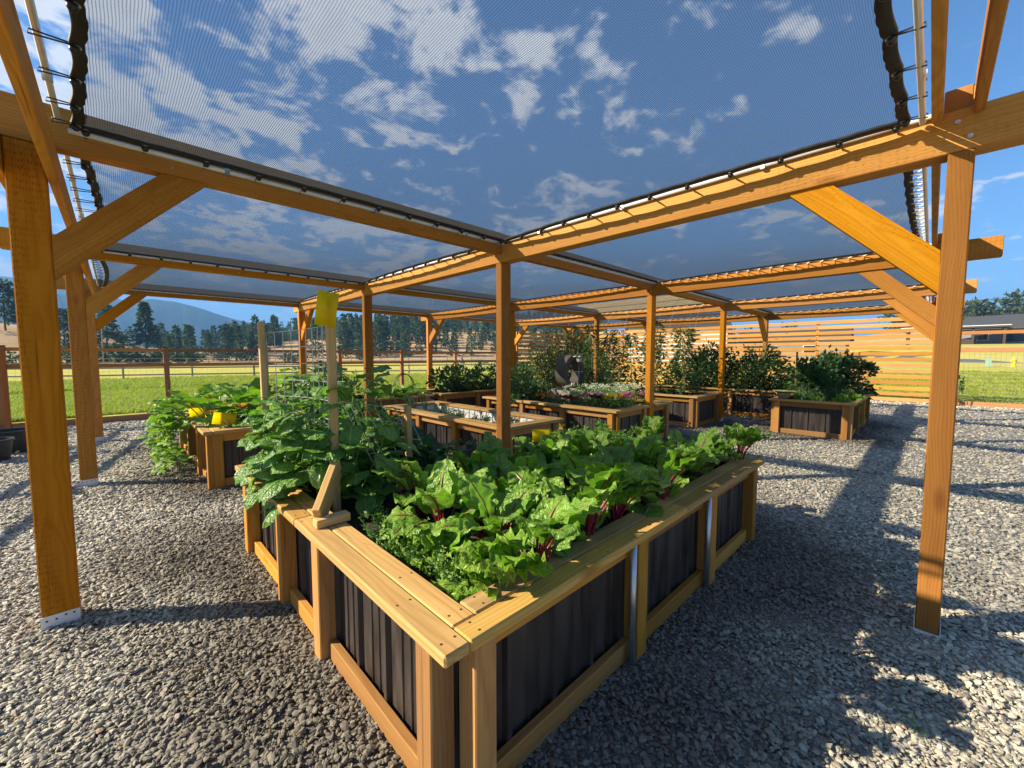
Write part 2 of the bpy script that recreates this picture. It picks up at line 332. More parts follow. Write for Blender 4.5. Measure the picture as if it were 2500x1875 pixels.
def copy_tree(o, parent=None):
    c = o.copy(); COL.objects.link(c); c.parent = parent
    for ch in list(o.children): copy_tree(ch, c)
    return c
def mesh(name, V, F, mats, smooth=False, fm=None, uv=None):
    me = bpy.data.meshes.new(name); me.from_pydata([tuple(v) for v in V], [], F)
    for m in (mats if isinstance(mats, (list, tuple)) else [mats]): me.materials.append(m)
    if fm is not None: me.polygons.foreach_set('material_index', fm)
    if smooth: me.polygons.foreach_set('use_smooth', [True] * len(me.polygons))
    if uv is not None:
        ul = me.uv_layers.new(name='UVMap'); li = np.zeros(len(me.loops), dtype=np.int32); me.loops.foreach_get('vertex_index', li)
        ul.data.foreach_set('uv', np.asarray(uv, dtype=np.float32)[li].ravel())
    me.update(); return me
class MB:
    """collects shapes into one mesh"""
    def __init__(s): s.V = []; s.F = []; s.M = []
    def add(s, V, F, m=0):
        b = len(s.V); s.V += [tuple(v) for v in V]; s.F += [tuple(i + b for i in f) for f in F]; s.M += [m] * len(F)
    def box(s, a, b, m=0):
        x0, y0, z0 = (min(a[i], b[i]) for i in range(3)); x1, y1, z1 = (max(a[i], b[i]) for i in range(3))
        s.add([(x0, y0, z0), (x1, y0, z0), (x1, y1, z0), (x0, y1, z0), (x0, y0, z1), (x1, y0, z1), (x1, y1, z1), (x0, y1, z1)],
              [(0, 3, 2, 1), (4, 5, 6, 7), (0, 1, 5, 4), (1, 2, 6, 5), (2, 3, 7, 6), (3, 0, 4, 7)], m)
    def bar(s, p, q, r, n=4, m=0, r2=None):
        p = Vector(p); q = Vector(q); d = q - p
        if d.length < 1e-6: return
        d.normalize(); u = d.orthogonal().normalized(); w = d.cross(u); r2 = r if r2 is None else r2
        V = [p + (u * math.cos(a) + w * math.sin(a)) * r for a in [2 * math.pi * i / n for i in range(n)]] + [q + (u * math.cos(a) + w * math.sin(a)) * r2 for a in [2 * math.pi * i / n for i in range(n)]]
        s.add(V, [(i, (i + 1) % n, n + (i + 1) % n, n + i) for i in range(n)] + [tuple(range(n))[::-1], tuple(range(n, 2 * n))], m)
    def tube(s, P, r, n=6, m=0, closed=False):
        P = [Vector(p) for p in P]; k = len(P); V = []; rs = r if isinstance(r, (list, tuple)) else [r] * k
        u = None
        for i, p in enumerate(P):
            d = (P[(i + 1) % k] - P[i - 1]) if (closed or 0 < i < k - 1) else (P[min(i + 1, k - 1)] - P[max(i - 1, 0)])
            d.normalize()
            u = d.orthogonal().normalized() if u is None else (u - d * u.dot(d)).normalized()
            w = d.cross(u)
            V += [p + (u * math.cos(2 * math.pi * j / n) + w * math.sin(2 * math.pi * j / n)) * rs[i] for j in range(n)]
        F = []
        for i in range(k if closed else k - 1):
            a = i * n; b = ((i + 1) % k) * n
            F += [(a + j, a + (j + 1) % n, b + (j + 1) % n, b + j) for j in range(n)]
        if not closed: F += [tuple(range(n))[::-1], tuple(range((k - 1) * n, k * n))]
        s.add(V, F, m)
    def lathe(s, prof, n=16, c=(0, 0, 0), m=0):
        V = []; k = len(prof)
        for j in range(n):
            a = 2 * math.pi * j / n; V += [(c[0] + r * math.cos(a), c[1] + r * math.sin(a), c[2] + z) for r, z in prof]
        F = [(j * k + i, ((j + 1) % n) * k + i, ((j + 1) % n) * k + i + 1, j * k + i + 1) for j in range(n) for i in range(k - 1)]
        s.add(V, F, m)
    def mesh(s, name, mats, smooth=False): return mesh(name, s.V, s.F, mats, smooth, s.M)
    def build(s, name, mats, parent=None, smooth=False, shift=True):
        """link in place; world coordinates; origin at the parent's base"""
        base = Vector((0, 0, 0)); p = parent
        while p is not None: base += p.location; p = p.parent
        if parent is None and shift and s.V:
            A = np.array(s.V); base = Vector(((A[:, 0].min() + A[:, 0].max()) / 2, (A[:, 1].min() + A[:, 1].max()) / 2, A[:, 2].min()))
        s.V = [tuple(Vector(v) - base) for v in s.V]
        o = bpy.data.objects.new(name, s.mesh(name, mats, smooth)); COL.objects.link(o)
        if parent is not None: o.parent = parent
        else: o.location = base
        return o
_bc = {}
def board_mesh(l, w, t, mat, bev):
    key = (round(l, 3), round(w, 4), round(t, 4), mat.name)
    if key not in _bc:
        bm = bmesh.new(); bmesh.ops.create_cube(bm, size=1.0); bmesh.ops.scale(bm, vec=(l, w, t), verts=bm.verts)
        bmesh.ops.bevel(bm, geom=list(bm.edges), offset=bev, segments=1, affect='EDGES', profile=.5)
        me = bpy.data.meshes.new('board'); bm.to_mesh(me); bm.free(); me.materials.append(mat); _bc[key] = me
    return _bc[key]
def board(name, p, q, w, t, mat, parent=None, up=(0, 0, 1), bev=.004):
    """timber from p to q; w across (horizontal when up is Z), t along up"""
    p = Vector(p); q = Vector(q); d = q - p; l = d.length; d.normalize(); up = Vector(up); y = up.cross(d)
    if y.length < 1e-4: y = Vector((0, 1, 0))
    y.normalize(); z = d.cross(y)
    R = Matrix((d, y, z)).transposed()
    return link(name, board_mesh(l, w, t, mat, min(bev, t * .2, w * .2)), parent, (p + q) / 2, R)

# ------------------------------------------------------------------ ground, terrain, mountains
CX = [-0.28, 3.056, 6.406, 9.756, 13.106]; RY = [-0.052, 3.277, 6.614, 9.951]
FENCE_Y = 12.65; FENCE_X = 18.0; FENCE_XL = -1.62
def smooth(a, b, x): t = min(1, max(0, (x - a) / (b - a))); return t * t * (3 - 2 * t)
def hill_profile(px):
    """ridge pixel row of the grassy hills against the photo column, with its distance"""
    P = [(-900, 760), (-400, 772), (0, 782), (120, 800), (240, 822), (355, 842), (430, 852), (520, 850), (640, 838), (760, 826), (900, 815), (1050, 806), (1240, 803), (1420, 806), (1600, 830), (1800, 846), (2000, 842), (2200, 826), (2330, 812), (2500, 812), (3300, 808), (4200, 815)]
    for (a, ya), (b, yb) in zip(P, P[1:]):
        if a <= px <= b: return ya + (yb - ya) * (px - a) / (b - a)
    return 815
def terrain_z(x, y):
    r = math.hypot(x, y); fwd = x * _c + y * _s; lat = x * _s - y * _c
    z = -0.03 + 0.62 * smooth(21, 55, r) * smooth(0.0, 0.9, lat / max(r, 1) + .15) + 0.25 * math.sin(x * .021) * math.sin(y * .027) * smooth(40, 110, r)
    if fwd > 5 and lat > 0: z += 2.9 * smooth(58, 98, r) * smooth(1850, 2150, 1250 + FPX * lat / fwd)
    if fwd > 5:
        px = 1250 + FPX * lat / fwd
        if -900 < px < 4200:
            rp = math.hypot(1, (px - 1250) / FPX); top = CAM_H + (869 - hill_profile(px)) / FPX * 250 / rp * 1.0
            left = 1 - smooth(300, 460, px)
            d0 = 120 * (1 - left) + 95 * left; d1 = 250 * (1 - left) + 150 * left
            topz = CAM_H + (869 - hill_profile(px)) / FPX * d1 / rp
            z += smooth(d0, d1, r) * max(0, topz - .4) - smooth(d1 * 1.15, d1 * 3, r) * max(0, topz - .4) * .8
    z += 0.5 * (math.sin(x * .07 + 1) * math.sin(y * .055)) * smooth(95, 140, r)
    return z
def build_terrain():
    rs = [0.0, 6, 10, 13, 16, 20, 25, 31, 38, 46, 55, 65, 77, 90, 105, 120, 135, 150, 170, 190, 215, 245, 280, 330, 400, 520, 700, 1000, 1500, 2300, 3600, 6000]
    na = 240; V = [(0, 0, terrain_z(0, 0))]; F = []; dry = [0.0]
    for r in rs[1:]:
        for j in range(na):
            a = 2 * math.pi * j / na; x, y = r * math.cos(a), r * math.sin(a); z = terrain_z(x, y)
            V.append((x, y, z)); lat = x * _s - y * _c; fwd = x * _c + y * _s
            side = smooth(-.2, .4, lat / r)
            dry.append(min(1, smooth(88, 112, r) * (1 - side) + smooth(70, 120, r) * side * .8))
    for j in range(na): F.append((0, 1 + j, 1 + (j + 1) % na))
    for i in range(len(rs) - 2):
        a = 1 + i * na; b = a + na
        F += [(a + j, b + j, b + (j + 1) % na, a + (j + 1) % na) for j in range(na)]
    me = mesh('terrain', V, F, TERR, smooth=True)
    at = me.attributes.new('dry', 'FLOAT', 'POINT'); at.data.foreach_set('value', dry)
    o = link('terrain', me); tag(o, kind='structure'); return o
build_terrain()
BEDR = [(.665, 3.62, .915, 2.12), (.665, 1.92, 2.1, 3.56), (3.14, 4.16, 3.36, 6.22), (5.3, 7.14, 3.24, 6.25), (8.34, 9.7, 3.26, 6.4), (9.02, 12, .9, 2.12), (.665, 1.95, 5.42, 8.5), (5, 8, 7.32, 8.52), (2.2, 4.75, 7.3, 8.5), (10.95, 12.2, 2.35, 5.6)]
def damp_shade_mask(X, Y):
    """watered ground round the beds, with the shade beside them painted in"""
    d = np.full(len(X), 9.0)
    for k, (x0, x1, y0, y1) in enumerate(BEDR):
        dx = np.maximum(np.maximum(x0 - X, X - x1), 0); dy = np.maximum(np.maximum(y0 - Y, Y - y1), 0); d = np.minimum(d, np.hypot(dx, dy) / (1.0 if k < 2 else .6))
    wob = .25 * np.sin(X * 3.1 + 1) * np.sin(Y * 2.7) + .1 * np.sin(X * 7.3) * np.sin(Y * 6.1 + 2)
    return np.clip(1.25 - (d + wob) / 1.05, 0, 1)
def build_gravel():
    mb = MB(); x0, x1, y0, y1 = FENCE_XL + .02, FENCE_X - .02, -9.0, FENCE_Y - .02
    nx, ny = 130, 150; V = []; F = []
    for j in range(ny + 1):
        for i in range(nx + 1): yy = y0 + (y1 - y0) * j / ny; xa = x0 - .215 * (y1 - yy); V.append((xa + (x1 - xa) * i / nx, yy, 0.006 * math.sin(i * 1.7 + j * .9)))
    F = [(j * (nx + 1) + i, j * (nx + 1) + i + 1, (j + 1) * (nx + 1) + i + 1, (j + 1) * (nx + 1) + i) for j in range(ny) for i in range(nx)]
    me = mesh('gravel_ground', V, F, GRAVEL, True); A = np.array(V); at = me.attributes.new('damp_shade', 'FLOAT', 'POINT'); at.data.foreach_set('value', damp_shade_mask(A[:, 0], A[:, 1]).astype(np.float32))
    tag(link('gravel_ground', me), kind='structure')
build_gravel()
def ridge(name, pts, dist, depth, mat, rough, seed):
    """a mountain: ridge line through photo pixels at one distance, flanks falling to both sides"""
    rg = random.Random(seed); n = 120; V = []; F = []; rows = 9
    xs = [p[0] for p in pts]; ys = [p[1] for p in pts]
    for i in range(n + 1):
        px = xs[0] + (xs[-1] - xs[0]) * i / n; py = float(np.interp(px, xs, ys))
        wob = sum(math.sin(px * f + seed) * .02 / f for f in (.021, .047, .11, .31)) * rough
        top = at_dist(px, py + wob, dist)
        d = Vector((top.x, top.y, 0)).normalized()
        for k in range(rows):
            t = (k - 3) / 3.0 if k <= 3 else (k - 3) / 5.0
            z = top.z * (1 - abs(t) ** 1.15) - 20 * abs(t); off = t * depth
            V.append((top.x + d.x * off + rg.uniform(-.02, .02) * depth * (k != 3), top.y + d.y * off, z + rg.uniform(-.025, .025) * top.z * (k != 3)))
    for i in range(n):
        F += [(i * rows + k, (i + 1) * rows + k, (i + 1) * rows + k + 1, i * rows + k + 1) for k in range(rows - 1)]
    return tag(link(name, mesh(name, V, F, mat, True)), kind='structure')
ridge('mountain', [(-700, 700), (-300, 676), (0, 694), (90, 712), (200, 726), (290, 735), (368, 729), (420, 735), (556, 774), (660, 800), (800, 842), (900, 872)], 1750, 500, MOUNT, 1.6, 1)
ridge('mountain', [(-700, 690), (0, 676), (120, 690), (230, 705), (330, 748), (450, 800), (560, 860)], 2450, 500, MOUNT, 1.6, 4)
ridge('mountain', [(1700, 876), (1850, 846), (2000, 838), (2200, 832), (2500, 830), (3100, 820), (3600, 850)], 1500, 300, MOUNT, 1.0, 9)

# road on the far right
def build_road():
    V = []; F = []; c = [at_dist(1500, 880, 78), at_dist(1900, 880, 76), at_dist(2250, 880, 70), at_dist(2420, 880, 62), at_dist(2700, 880, 58), at_dist(3200, 880, 60)]
    P = []
    for a, b in zip(c, c[1:]):
        for k in range(8): P.append(a.lerp(b, k / 8))
    for i, p in enumerate(P):
        d = (P[min(i + 1, len(P) - 1)] - P[max(i - 1, 0)]); d.z = 0; d.normalize(); n = Vector((-d.y, d.x, 0))
        for s in (-2.6, 2.6):
            q = p + n * s; V.append((q.x, q.y, terrain_z(q.x, q.y) + .06))
    F = [(2 * i, 2 * i + 1, 2 * i + 3, 2 * i + 2) for i in range(len(P) - 1)]
    tag(link('road', mesh('road', V, F, ASPH)), kind='structure')
build_road()

# ------------------------------------------------------------------ pergola
ZG0, ZG1 = 2.46, 2.66      # girders (along Y)
ZP0, ZP1 = 2.55, 2.76      # purlins (along X)
PG = thing('pergola', 'large stained timber pergola frame over the raised beds', 'pergola', (CX[1], RY[1], 0))
def build_pergola():
    for i, x in enumerate(CX):
        for j, y in enumerate(RY):
            if i == 0 and j == 0: continue
            po = board('post', (x, y, .02), (x, y, ZG0 - .002 if i else ZP0 - .002), .14, .092, W_POST, PG, up=(0, 1, 0), bev=.006)
            mb = MB()  # galvanised shoe at the foot
            for a, b in (((-.073, -.050), (.073, -.0465)), ((-.073, .0465), (.073, .050))): mb.box((x + a[0], y + a[1], 0.0), (x + b[0], y + b[1], .075))
            mb.box((x - .072, y - .048, .0), (x + .072, y + .048, .018))
            for dx in (-.05, -.015, .02, .05):
                mb.bar((x + dx, y - .0505, .05 + .01 * (dx > 0)), (x + dx, y - .054, .05 + .01 * (dx > 0)), .005, 6, 1)
            mb.build('post_shoe', [WHITEP, BLACK], PG)
    for i, x in enumerate(CX[1:]): board('girder', (x, -.44, (ZG0 + ZG1) / 2), (x, 10.28, (ZG0 + ZG1) / 2), .13, ZG1 - ZG0, W_BEAM, PG)
    for y in RY[1:]:                                        # purlins, butted against the girder flanks, resting half over them
        xs = [-.78] + CX[1:] + [13.5]
        for a, b in zip(xs, xs[1:]):
            board('purlin', (a + (.067 if a > 0 else 0), y, (ZP0 + ZP1) / 2), (b - (.067 if b < 13.4 else 0), y, (ZP0 + ZP1) / 2), .10, ZP1 - ZP0, W_BEAM, PG)
        for x in CX[1:]: board('cap_block', (x - .064, y, ZP1 - .048), (x + .064, y, ZP1 - .048), .096, .092, W_BEAM, PG)
    for dx in (-.092, .092):                                # paired boards along the outer column
        board('edge_board', (CX[0] + dx, -.55, 2.46), (CX[0] + dx, 10.4, 2.46), .038, .17, W_BEAM, PG)
    for a, b in ((-.75, 2.985), (3.13, 6.338), (6.475, 9.688), (9.825, 13.5)):   # paired boards along the outer row
        for dy in (.092, -.048):
            board('edge_board', (a, RY[0] + dy, 2.715), (b, RY[0] + dy, 2.715), .038, .19, W_BEAM, PG)
    for x in CX[1:]: board('end_block', (x - .05, RY[0] + .022, 2.715), (x + .05, RY[0] + .022, 2.715), .098, .108, W_BEAM, PG)
    def brace(x, y, dx, dy, ztop, half=.0715):
        """45 degree knee brace with plumb and level cuts, from the post face to the underside of the beam"""
        w = .15; v = w * math.sqrt(2); L = .46; zt = ztop - .002; zl = zt - L - v; th = .042; n = (-dy, dx); mb = MB(); V = []
        for s_ in (-th, th):
            for tt, zz in ((0, zl), (0, zl + v), (L, zt), (L + v, zt)): V.append((x + dx * (half + tt) + n[0] * s_, y + dy * (half + tt) + n[1] * s_, zz))
        mb.add(V, [(0, 1, 2, 3), (7, 6, 5, 4), (0, 4, 5, 1), (1, 5, 6, 2), (2, 6, 7, 3), (3, 7, 4, 0)])
        # local X along the brace so that the grain follows it
        c = Vector((x + dx * (half + L / 2 + v / 4), y + dy * (half + L / 2 + v / 4), (zl + zt) / 2)); d = Vector((dx, dy, 1)).normalized(); yv = Vector((n[0], n[1], 0)); R = Matrix((d, yv, d.cross(yv))).transposed()
        mb.V = [tuple(R.transposed() @ (Vector(p) - c)) for p in mb.V]; link('brace', mb.mesh('brace', W_BEAM), PG, c, R)
    for j in (1, 2, 3): brace(CX[0], RY[j], 1, 0, ZP0)
    for i in (1, 2, 3, 4): brace(CX[i], RY[0], 0, 1, ZG0, .0475)
    for i in (1, 2, 3, 4): brace(CX[i], RY[3], 0, -1, ZG0, .0475)
    for j in (1, 2, 3): brace(CX[4], RY[j], -1, 0, ZP0)
    for x in CX[1:]:                                        # bolt heads on the girder faces
        for y in RY:
            for dy, dz in ((-.025, .06), (.02, .14)):
                mb = MB(); mb.bar((x - .0655, y + dy, ZG0 + dz), (x - .0715, y + dy, ZG0 + dz), .011, 8); mb.bar((x - .0715, y + dy, ZG0 + dz), (x - .079, y + dy, ZG0 + dz), .0065, 6); mb.build('bolt', GALV, PG)
    for y in RY[1:]:
        for x in np.arange(.3, 13, .95):
            if min(abs(x - c) for c in CX) < .12: continue
            mb = MB(); mb.bar((x, y - .0505, ZP0 + .04), (x, y - .0525, ZP0 + .04), .006, 6); mb.build('screw_head', GALV, PG)
    # light new planks above the girder over the tomato bed
    board('plank', (CX[3] - .09, 3.75, 2.86), (CX[3] - .09, 7.2, 2.86), .038, .135, W_NEW, PG)
    board('plank', (CX[3] - .075, 3.5, 2.725), (CX[3] - .075, 7.4, 2.725), .038, .125, W_NEW, PG)
    for y in (3.8, 5.5, 7.1):
        mb = MB(); mb.box((CX[3] - .07, y, 2.664), (CX[3] - .062, y + .03, 2.9)); mb.build('bracket', BLACK, PG)
build_pergola()

# shade cloth panels -------------------------------------------------------------
def cloth_panel(x0, x1, y0, y1, near, label, white, idx):
    zc = 2.645; root = thing('shade_cloth', label, 'shade cloth', ((x0 + x1) / 2, (y0 + y1) / 2, zc), 'shade cloths tied inside the pergola bays')
    nx, ny = 28, 28; cx, cyy = root.location.x, root.location.y; V = []; F = []
    sc = .045; nb = 11
    def pos(u, v):
        x = x0 + (x1 - x0) * u; y = y0 + (y1 - y0) * v
        pin = abs(math.sin(math.pi * nb * u)); pinv = abs(math.sin(math.pi * nb * v))
        big = math.sin(math.pi * v) * .055; bigu = math.sin(math.pi * u) * .02
        x += (1 - 2 * u) * (big + .010 * pinv * (min(u, 1 - u) < .06)); y += (1 - 2 * v) * (bigu + .008 * pin * (min(v, 1 - v) < .06))
        z = zc - .05 * math.sin(math.pi * u) * math.sin(math.pi * v)
        return Vector((x, y, z))
    n = 44 if near else 20
    for j in range(n + 1):
        for i in range(n + 1):
            p = pos(i / n, j / n); V.append((p.x - cx, p.y - cyy, p.z - zc))
    F = [(j * (n + 1) + i, j * (n + 1) + i + 1, (j + 1) * (n + 1) + i + 1, (j + 1) * (n + 1) + i) for j in range(n) for i in range(n)]
    link('mesh_sheet', mesh('mesh_sheet', V, F, CLOTH, True), root, root.location)
    # hem
    m = 110 if near else 40; P = [pos(t / m, 0) for t in range(m)] + [pos(1, t / m) for t in range(m)] + [pos(1 - t / m, 1) for t in range(m)] + [pos(0, 1 - t / m) for t in range(m)]
    mb = MB()
    inn = []; out_ = []
    for k, p in enumerate(P):
        c = Vector((cx, cyy, p.z)); d = (c - p).normalized(); u, v = k // m, 0
        nrm = [Vector((0, 1, 0)), Vector((-1, 0, 0)), Vector((0, -1, 0)), Vector((1, 0, 0))][k // m]
        wob = .0025 * math.sin(k * 2.1)
        inn.append(p + nrm * (.03 + wob)); out_.append(p - nrm * .012)
    K = len(P); V = []
    for k in range(K): V += [inn[k] + Vector((0, 0, .006)), out_[k] + Vector((0, 0, .010)), out_[k] + Vector((0, 0, -.012)), inn[k] + Vector((0, 0, -.010))]
    F = []
    for k in range(K):
        a = 4 * k; b = 4 * ((k + 1) % K)
        F += [(a + i, a + (i + 1) % 4, b + (i + 1) % 4, b + i) for i in range(4)]
    mb.add(V, F); mb.build('hem', BLACKW, root, smooth=True)
    # ties to the conduit pipes
    edges = [('y', y0, -1, x0, x1), ('x', x1, 1, y0, y1), ('y', y1, 1, x0, x1), ('x', x0, -1, y0, y1)]
    lace = MB()
    for ei, (ax, c, sg, a, b) in enumerate(edges):
        cnt = nb if near else (nb * 2 if idx < 2 else 16)
        prev = None
        for k in range(cnt + 1):
            t = k / cnt; t = min(.985, max(.015, t))
            p = pos(t, 0 if sg < 0 else 1) if ax == 'y' else pos(0 if sg < 0 else 1, t)
            outd = Vector((0, sg, 0)) if ax == 'y' else Vector((sg, 0, 0)); along = Vector((1, 0, 0)) if ax == 'y' else Vector((0, 1, 0))
            gap = (c + sg * (.055 if ax == 'y' and False else .05)) - (p.y if ax == 'y' else p.x)
            q = p + outd * abs(gap) + Vector((0, 0, -.012))
            if near:
                mb = MB(); mb.tube([p + along * .008, q + outd * .018 + along * .012 + Vector((0, 0, .012)), q + outd * .02 - along * .004 + Vector((0, 0, -.012)), p - along * .006 - Vector((0, 0, .012))], .0032, 5)
                cord = mb.build('bungee_cord', BLACK, root)
                bl = MB(); R = .0165; pr = [(R * math.sin(th), -R * math.cos(th)) for th in np.linspace(0, math.pi, 8)]
                bl.lathe(pr, 10, tuple(p - outd * .004 + Vector((0, 0, -.024)))); bl.build('bungee_ball', BLACK, cord, smooth=True)
                gr = MB(); gr.lathe([(.006, -.002), (.013, -.002), (.013, .002), (.006, .002), (.006, -.002)], 10, tuple(p + Vector((0, 0, -.013)) - outd * .012)); gr.build('grommet', GALV, cord)
            else:
                r = .0042 if not white else .005
                q2 = q + along * ((b - a) / cnt * .5)
                if prev is not None: lace.bar(prev, p + Vector((0, 0, -.01)), r, 4)
                lace.bar(p + Vector((0, 0, -.01)), q2, r, 4); prev = q2
    if not near: lace.build('lacing_cord', WCORD if white else BLACK, root)
    # conduit pipes beside the timbers belong to the pergola
    for ax, c, sg, a, b in edges:
        o = .05; z = 2.633
        mb = MB()
        if ax == 'y': mb.bar((a - .02, c + sg * o, z), (b + .04, c + sg * o, z), .0125, 8)
        else: mb.bar((c + sg * o, a - .08, z + .024), (c + sg * o, b + .02, z + .024), .0125, 8)
        pp = mb.build('conduit_pipe', CONDUIT, PG, smooth=False)
        if near:
            for t in (.22, .55, .85):
                m2 = MB()
                if ax == 'y': x = a + (b - a) * t; m2.box((x - .012, c + sg * o - .016, z - .02), (x + .012, c + sg * (o + .02), z + .016))
                else: y = a + (b - a) * t; m2.box((c + sg * o - .016, y - .012, z + .004), (c + sg * o + .016, y + .012, z + .045))
                m2.build('pipe_clip', GALV, pp)
bays_x = [(-.10, 2.925)] + [(CX[i] + .13, CX[i + 1] - .13) for i in (1, 2, 3)]
bays_y = [(.14, 3.13), (RY[1] + .13, RY[2] - .13), (RY[2] + .13, RY[3] - .13)]
names_x = ['camera-side', 'second', 'third', 'far']; names_y = ['outer', 'middle', 'field-side']
for i, bx in enumerate(bays_x):
    for j, by in enumerate(bays_y):
        near = (i == 0 and j == 0)
        lab = 'large dark mesh shade cloth directly overhead tied with ball bungees' if near else f'dark mesh shade cloth in the {names_y[j]} bay of the {names_x[i]} pergola row'
        cloth_panel(bx[0], bx[1], by[0], by[1], near or (i == 0 and j == 1), lab, i >= 1, i)

# ------------------------------------------------------------------ raised beds
ZR = 0.65; RT_ = 0.038; RWID = 0.092
def raised_bed(label, poly, legs=None, soil=0.55, liner=False, notch=None, zr=ZR):
    x0 = min(p[0] for p in poly); x1 = max(p[0] for p in poly); y0 = min(p[1] for p in poly); y1 = max(p[1] for p in poly)
    B = thing('raised_bed', label, 'raised bed', ((x0 + x1) / 2, (y0 + y1) / 2, 0), 'timber framed raised beds with dark metal sides')
    n = len(poly); E = []
    for k in range(n):
        p = Vector((*poly[k], 0)); q = Vector((*poly[(k + 1) % n], 0)); d = (q - p).normalized(); E.append((p, q, d, Vector((-d.y, d.x, 0))))
    conv = [E[k - 1][2].cross(E[k][2]).z > 0 for k in range(n)]     # corner at start of edge k
    w = RWID; g = .003
    for k, (p, q, d, nn) in enumerate(E):
        L = (q - p).length; alongY = abs(d.y) > .5; cs, ce = conv[k], conv[(k + 1) % n]; o = .036  # overhang of the rim
        def strip(off, convex_cut, reflex_ext):
            s = (convex_cut if cs else -reflex_ext); e = L - (convex_cut if ce else -reflex_ext)
            segs = [(s, e)]
            if notch:
                nx, ny, hw = notch; t = (Vector((nx, ny, 0)) - p).dot(d); dist = (Vector((nx, ny, 0)) - p).dot(nn)
                if abs(dist) < .2 and 0 < t < L: segs = [(s, t - hw), (t + hw, e)]
            for a, b in segs:
                if b - a < .05: continue
                m = a + (b - a) * (.44 + .2 * ((k * 37 + int(off * 100)) % 5) / 5) if b - a > 1.9 else None
                for u, v in ([(a, b)] if m is None else [(a, m - .0015), (m + .0015, b)]):
                    c0 = p + d * u + nn * (off + w / 2); c1 = p + d * v + nn * (off + w / 2)
                    dz = random.uniform(-.0015, .0015)
                    board('rim_board', c0 + Vector((0, 0, zr - RT_ / 2 + dz)), c1 + Vector((0, 0, zr - RT_ / 2 + dz)), w - g, RT_, W_RIM, B, bev=.006)
                    if label.startswith('nearest') and v - u > .3:
                        for e_ in (u + .05, (u + v) / 2 + .07 * k, v - .05):
                            for sd in (-.022, .025):
                                c_ = p + d * e_ + nn * (off + w / 2 + sd) + Vector((0, 0, zr + dz)); mb = MB(); mb.bar(c_ - Vector((0, 0, .002)), c_ + Vector((0, 0, .0008)), .0045, 7); mb.build('screw_head', SCREW, B)
        if alongY: strip(-o, -o if cs or ce else 0, 0); strip(w - o, w - o, -o)
        else: strip(-o, w - o + .001, 2 * w - o); strip(w - o, 2 * w - o + .001, w - o)
        # legs, rails, siding
        lw = .089; ps = legs.get(k) if legs else None
        if ps is None:
            a0 = .055 if cs else .35; a1 = L - (.055 if ce else .35); cnt = max(2, int(round((a1 - a0) / 1.0)) + 1)
            ps = [a0 + lw / 2 + (a1 - a0 - lw) * i / (cnt - 1) for i in range(cnt)]
        for t in ps:
            c = p + d * t + nn * (lw / 2)
            board('leg', c, c + Vector((0, 0, zr - RT_ - .002)), .089, .089, W_BED, B, up=(0, 1, 0), bev=.005)
        ends = [(.09 if cs else -.05)] + ps + [L - (.09 if ce else -.05)]
        for a, b in zip(ends, ends[1:]):
            a2 = a + (lw / 2 + .002 if a in ps else 0); b2 = b - (lw / 2 + .002 if b in ps else 0)
            if b2 - a2 < .06: continue
            for z, hgt in ((.047, .089), (zr - RT_ - .049, .089)):
                if z > .3 and b2 - a2 < .1: continue
                c0 = p + d * a2 + nn * .058; c1 = p + d * b2 + nn * .058
                board('rail', c0 + Vector((0, 0, z)), c1 + Vector((0, 0, z)), .038, hgt, W_BED, B, bev=.004)
        # ribbed metal sheet
        mb = MB(); s0 = .082 if cs else -.085; e0 = L - (.082 if ce else -.085); prof = []; t = s0
        while t < e0 - .001:
            prof += [(t, 0), (min(t + .085, e0), 0)]
            for a, h_ in ((.09, .006), (.097, .006), (.102, 0), (.15, 0), (.155, .006), (.162, .006), (.167, 0), (.215, 0), (.224, .019), (.246, .019)):
                if t + a < e0: prof.append((t + a, h_))
            t += .255
        prof.append((e0, 0)); V = []
        for a, h_ in prof:
            c = p + d * a + nn * (.094 - h_); V += [(c.x, c.y, .02), (c.x, c.y, zr - RT_ - .004)]
        F = [(2 * i, 2 * i + 2, 2 * i + 3, 2 * i + 1) for i in range(len(prof) - 1)]
        mb.add(V, F); mb.build('metal_siding', SIDING, B)
        if liner:
            mb = MB(); V = []; t = s0 + .02; pr = []
            while t < e0 - .02: pr += [(t, 0), (t + .1, 0), (t + .112, .012), (t + .13, .012)]; t += .142
            for a, h_ in pr: c = p + d * a + nn * (.125 + h_); V += [(c.x, c.y, .3), (c.x, c.y, zr - RT_ - .004)]
            mb.add(V, [(2 * i, 2 * i + 1, 2 * i + 3, 2 * i + 2) for i in range(len(pr) - 1)]); mb.build('liner', LINER, B)
    # soil
    def inside(x, y):
        c = False
        for k in range(n):
            (ax, ay), (bx, by) = poly[k], poly[(k + 1) % n]
            if (ay > y) != (by > y) and x < (bx - ax) * (y - ay) / (by - ay) + ax: c = not c
        return c
    st = .06; xs = np.arange(x0 + .097, x1 - .09, st); ys = np.arange(y0 + .097, y1 - .09, st); V = []; idx = {}; F = []
    for a, x in enumerate(xs):
        for b, y in enumerate(ys):
            if inside(x - .09, y - .09) and inside(x + .09, y + .09) and inside(x - .09, y + .09) and inside(x + .09, y - .09):
                idx[a, b] = len(V); V.append((x - B.location.x, y - B.location.y, soil + random.uniform(-.012, .012)))
    for (a, b), i in idx.items():
        if (a + 1, b) in idx and (a, b + 1) in idx and (a + 1, b + 1) in idx: F.append((i, idx[a + 1, b], idx[a + 1, b + 1], idx[a, b + 1]))
    link('soil', mesh('soil', V, F, SOIL, True), B, B.location)
    return B
def rect(x0, x1, y0, y1): return [(x0, y0), (x1, y0), (x1, y1), (x0, y1)]
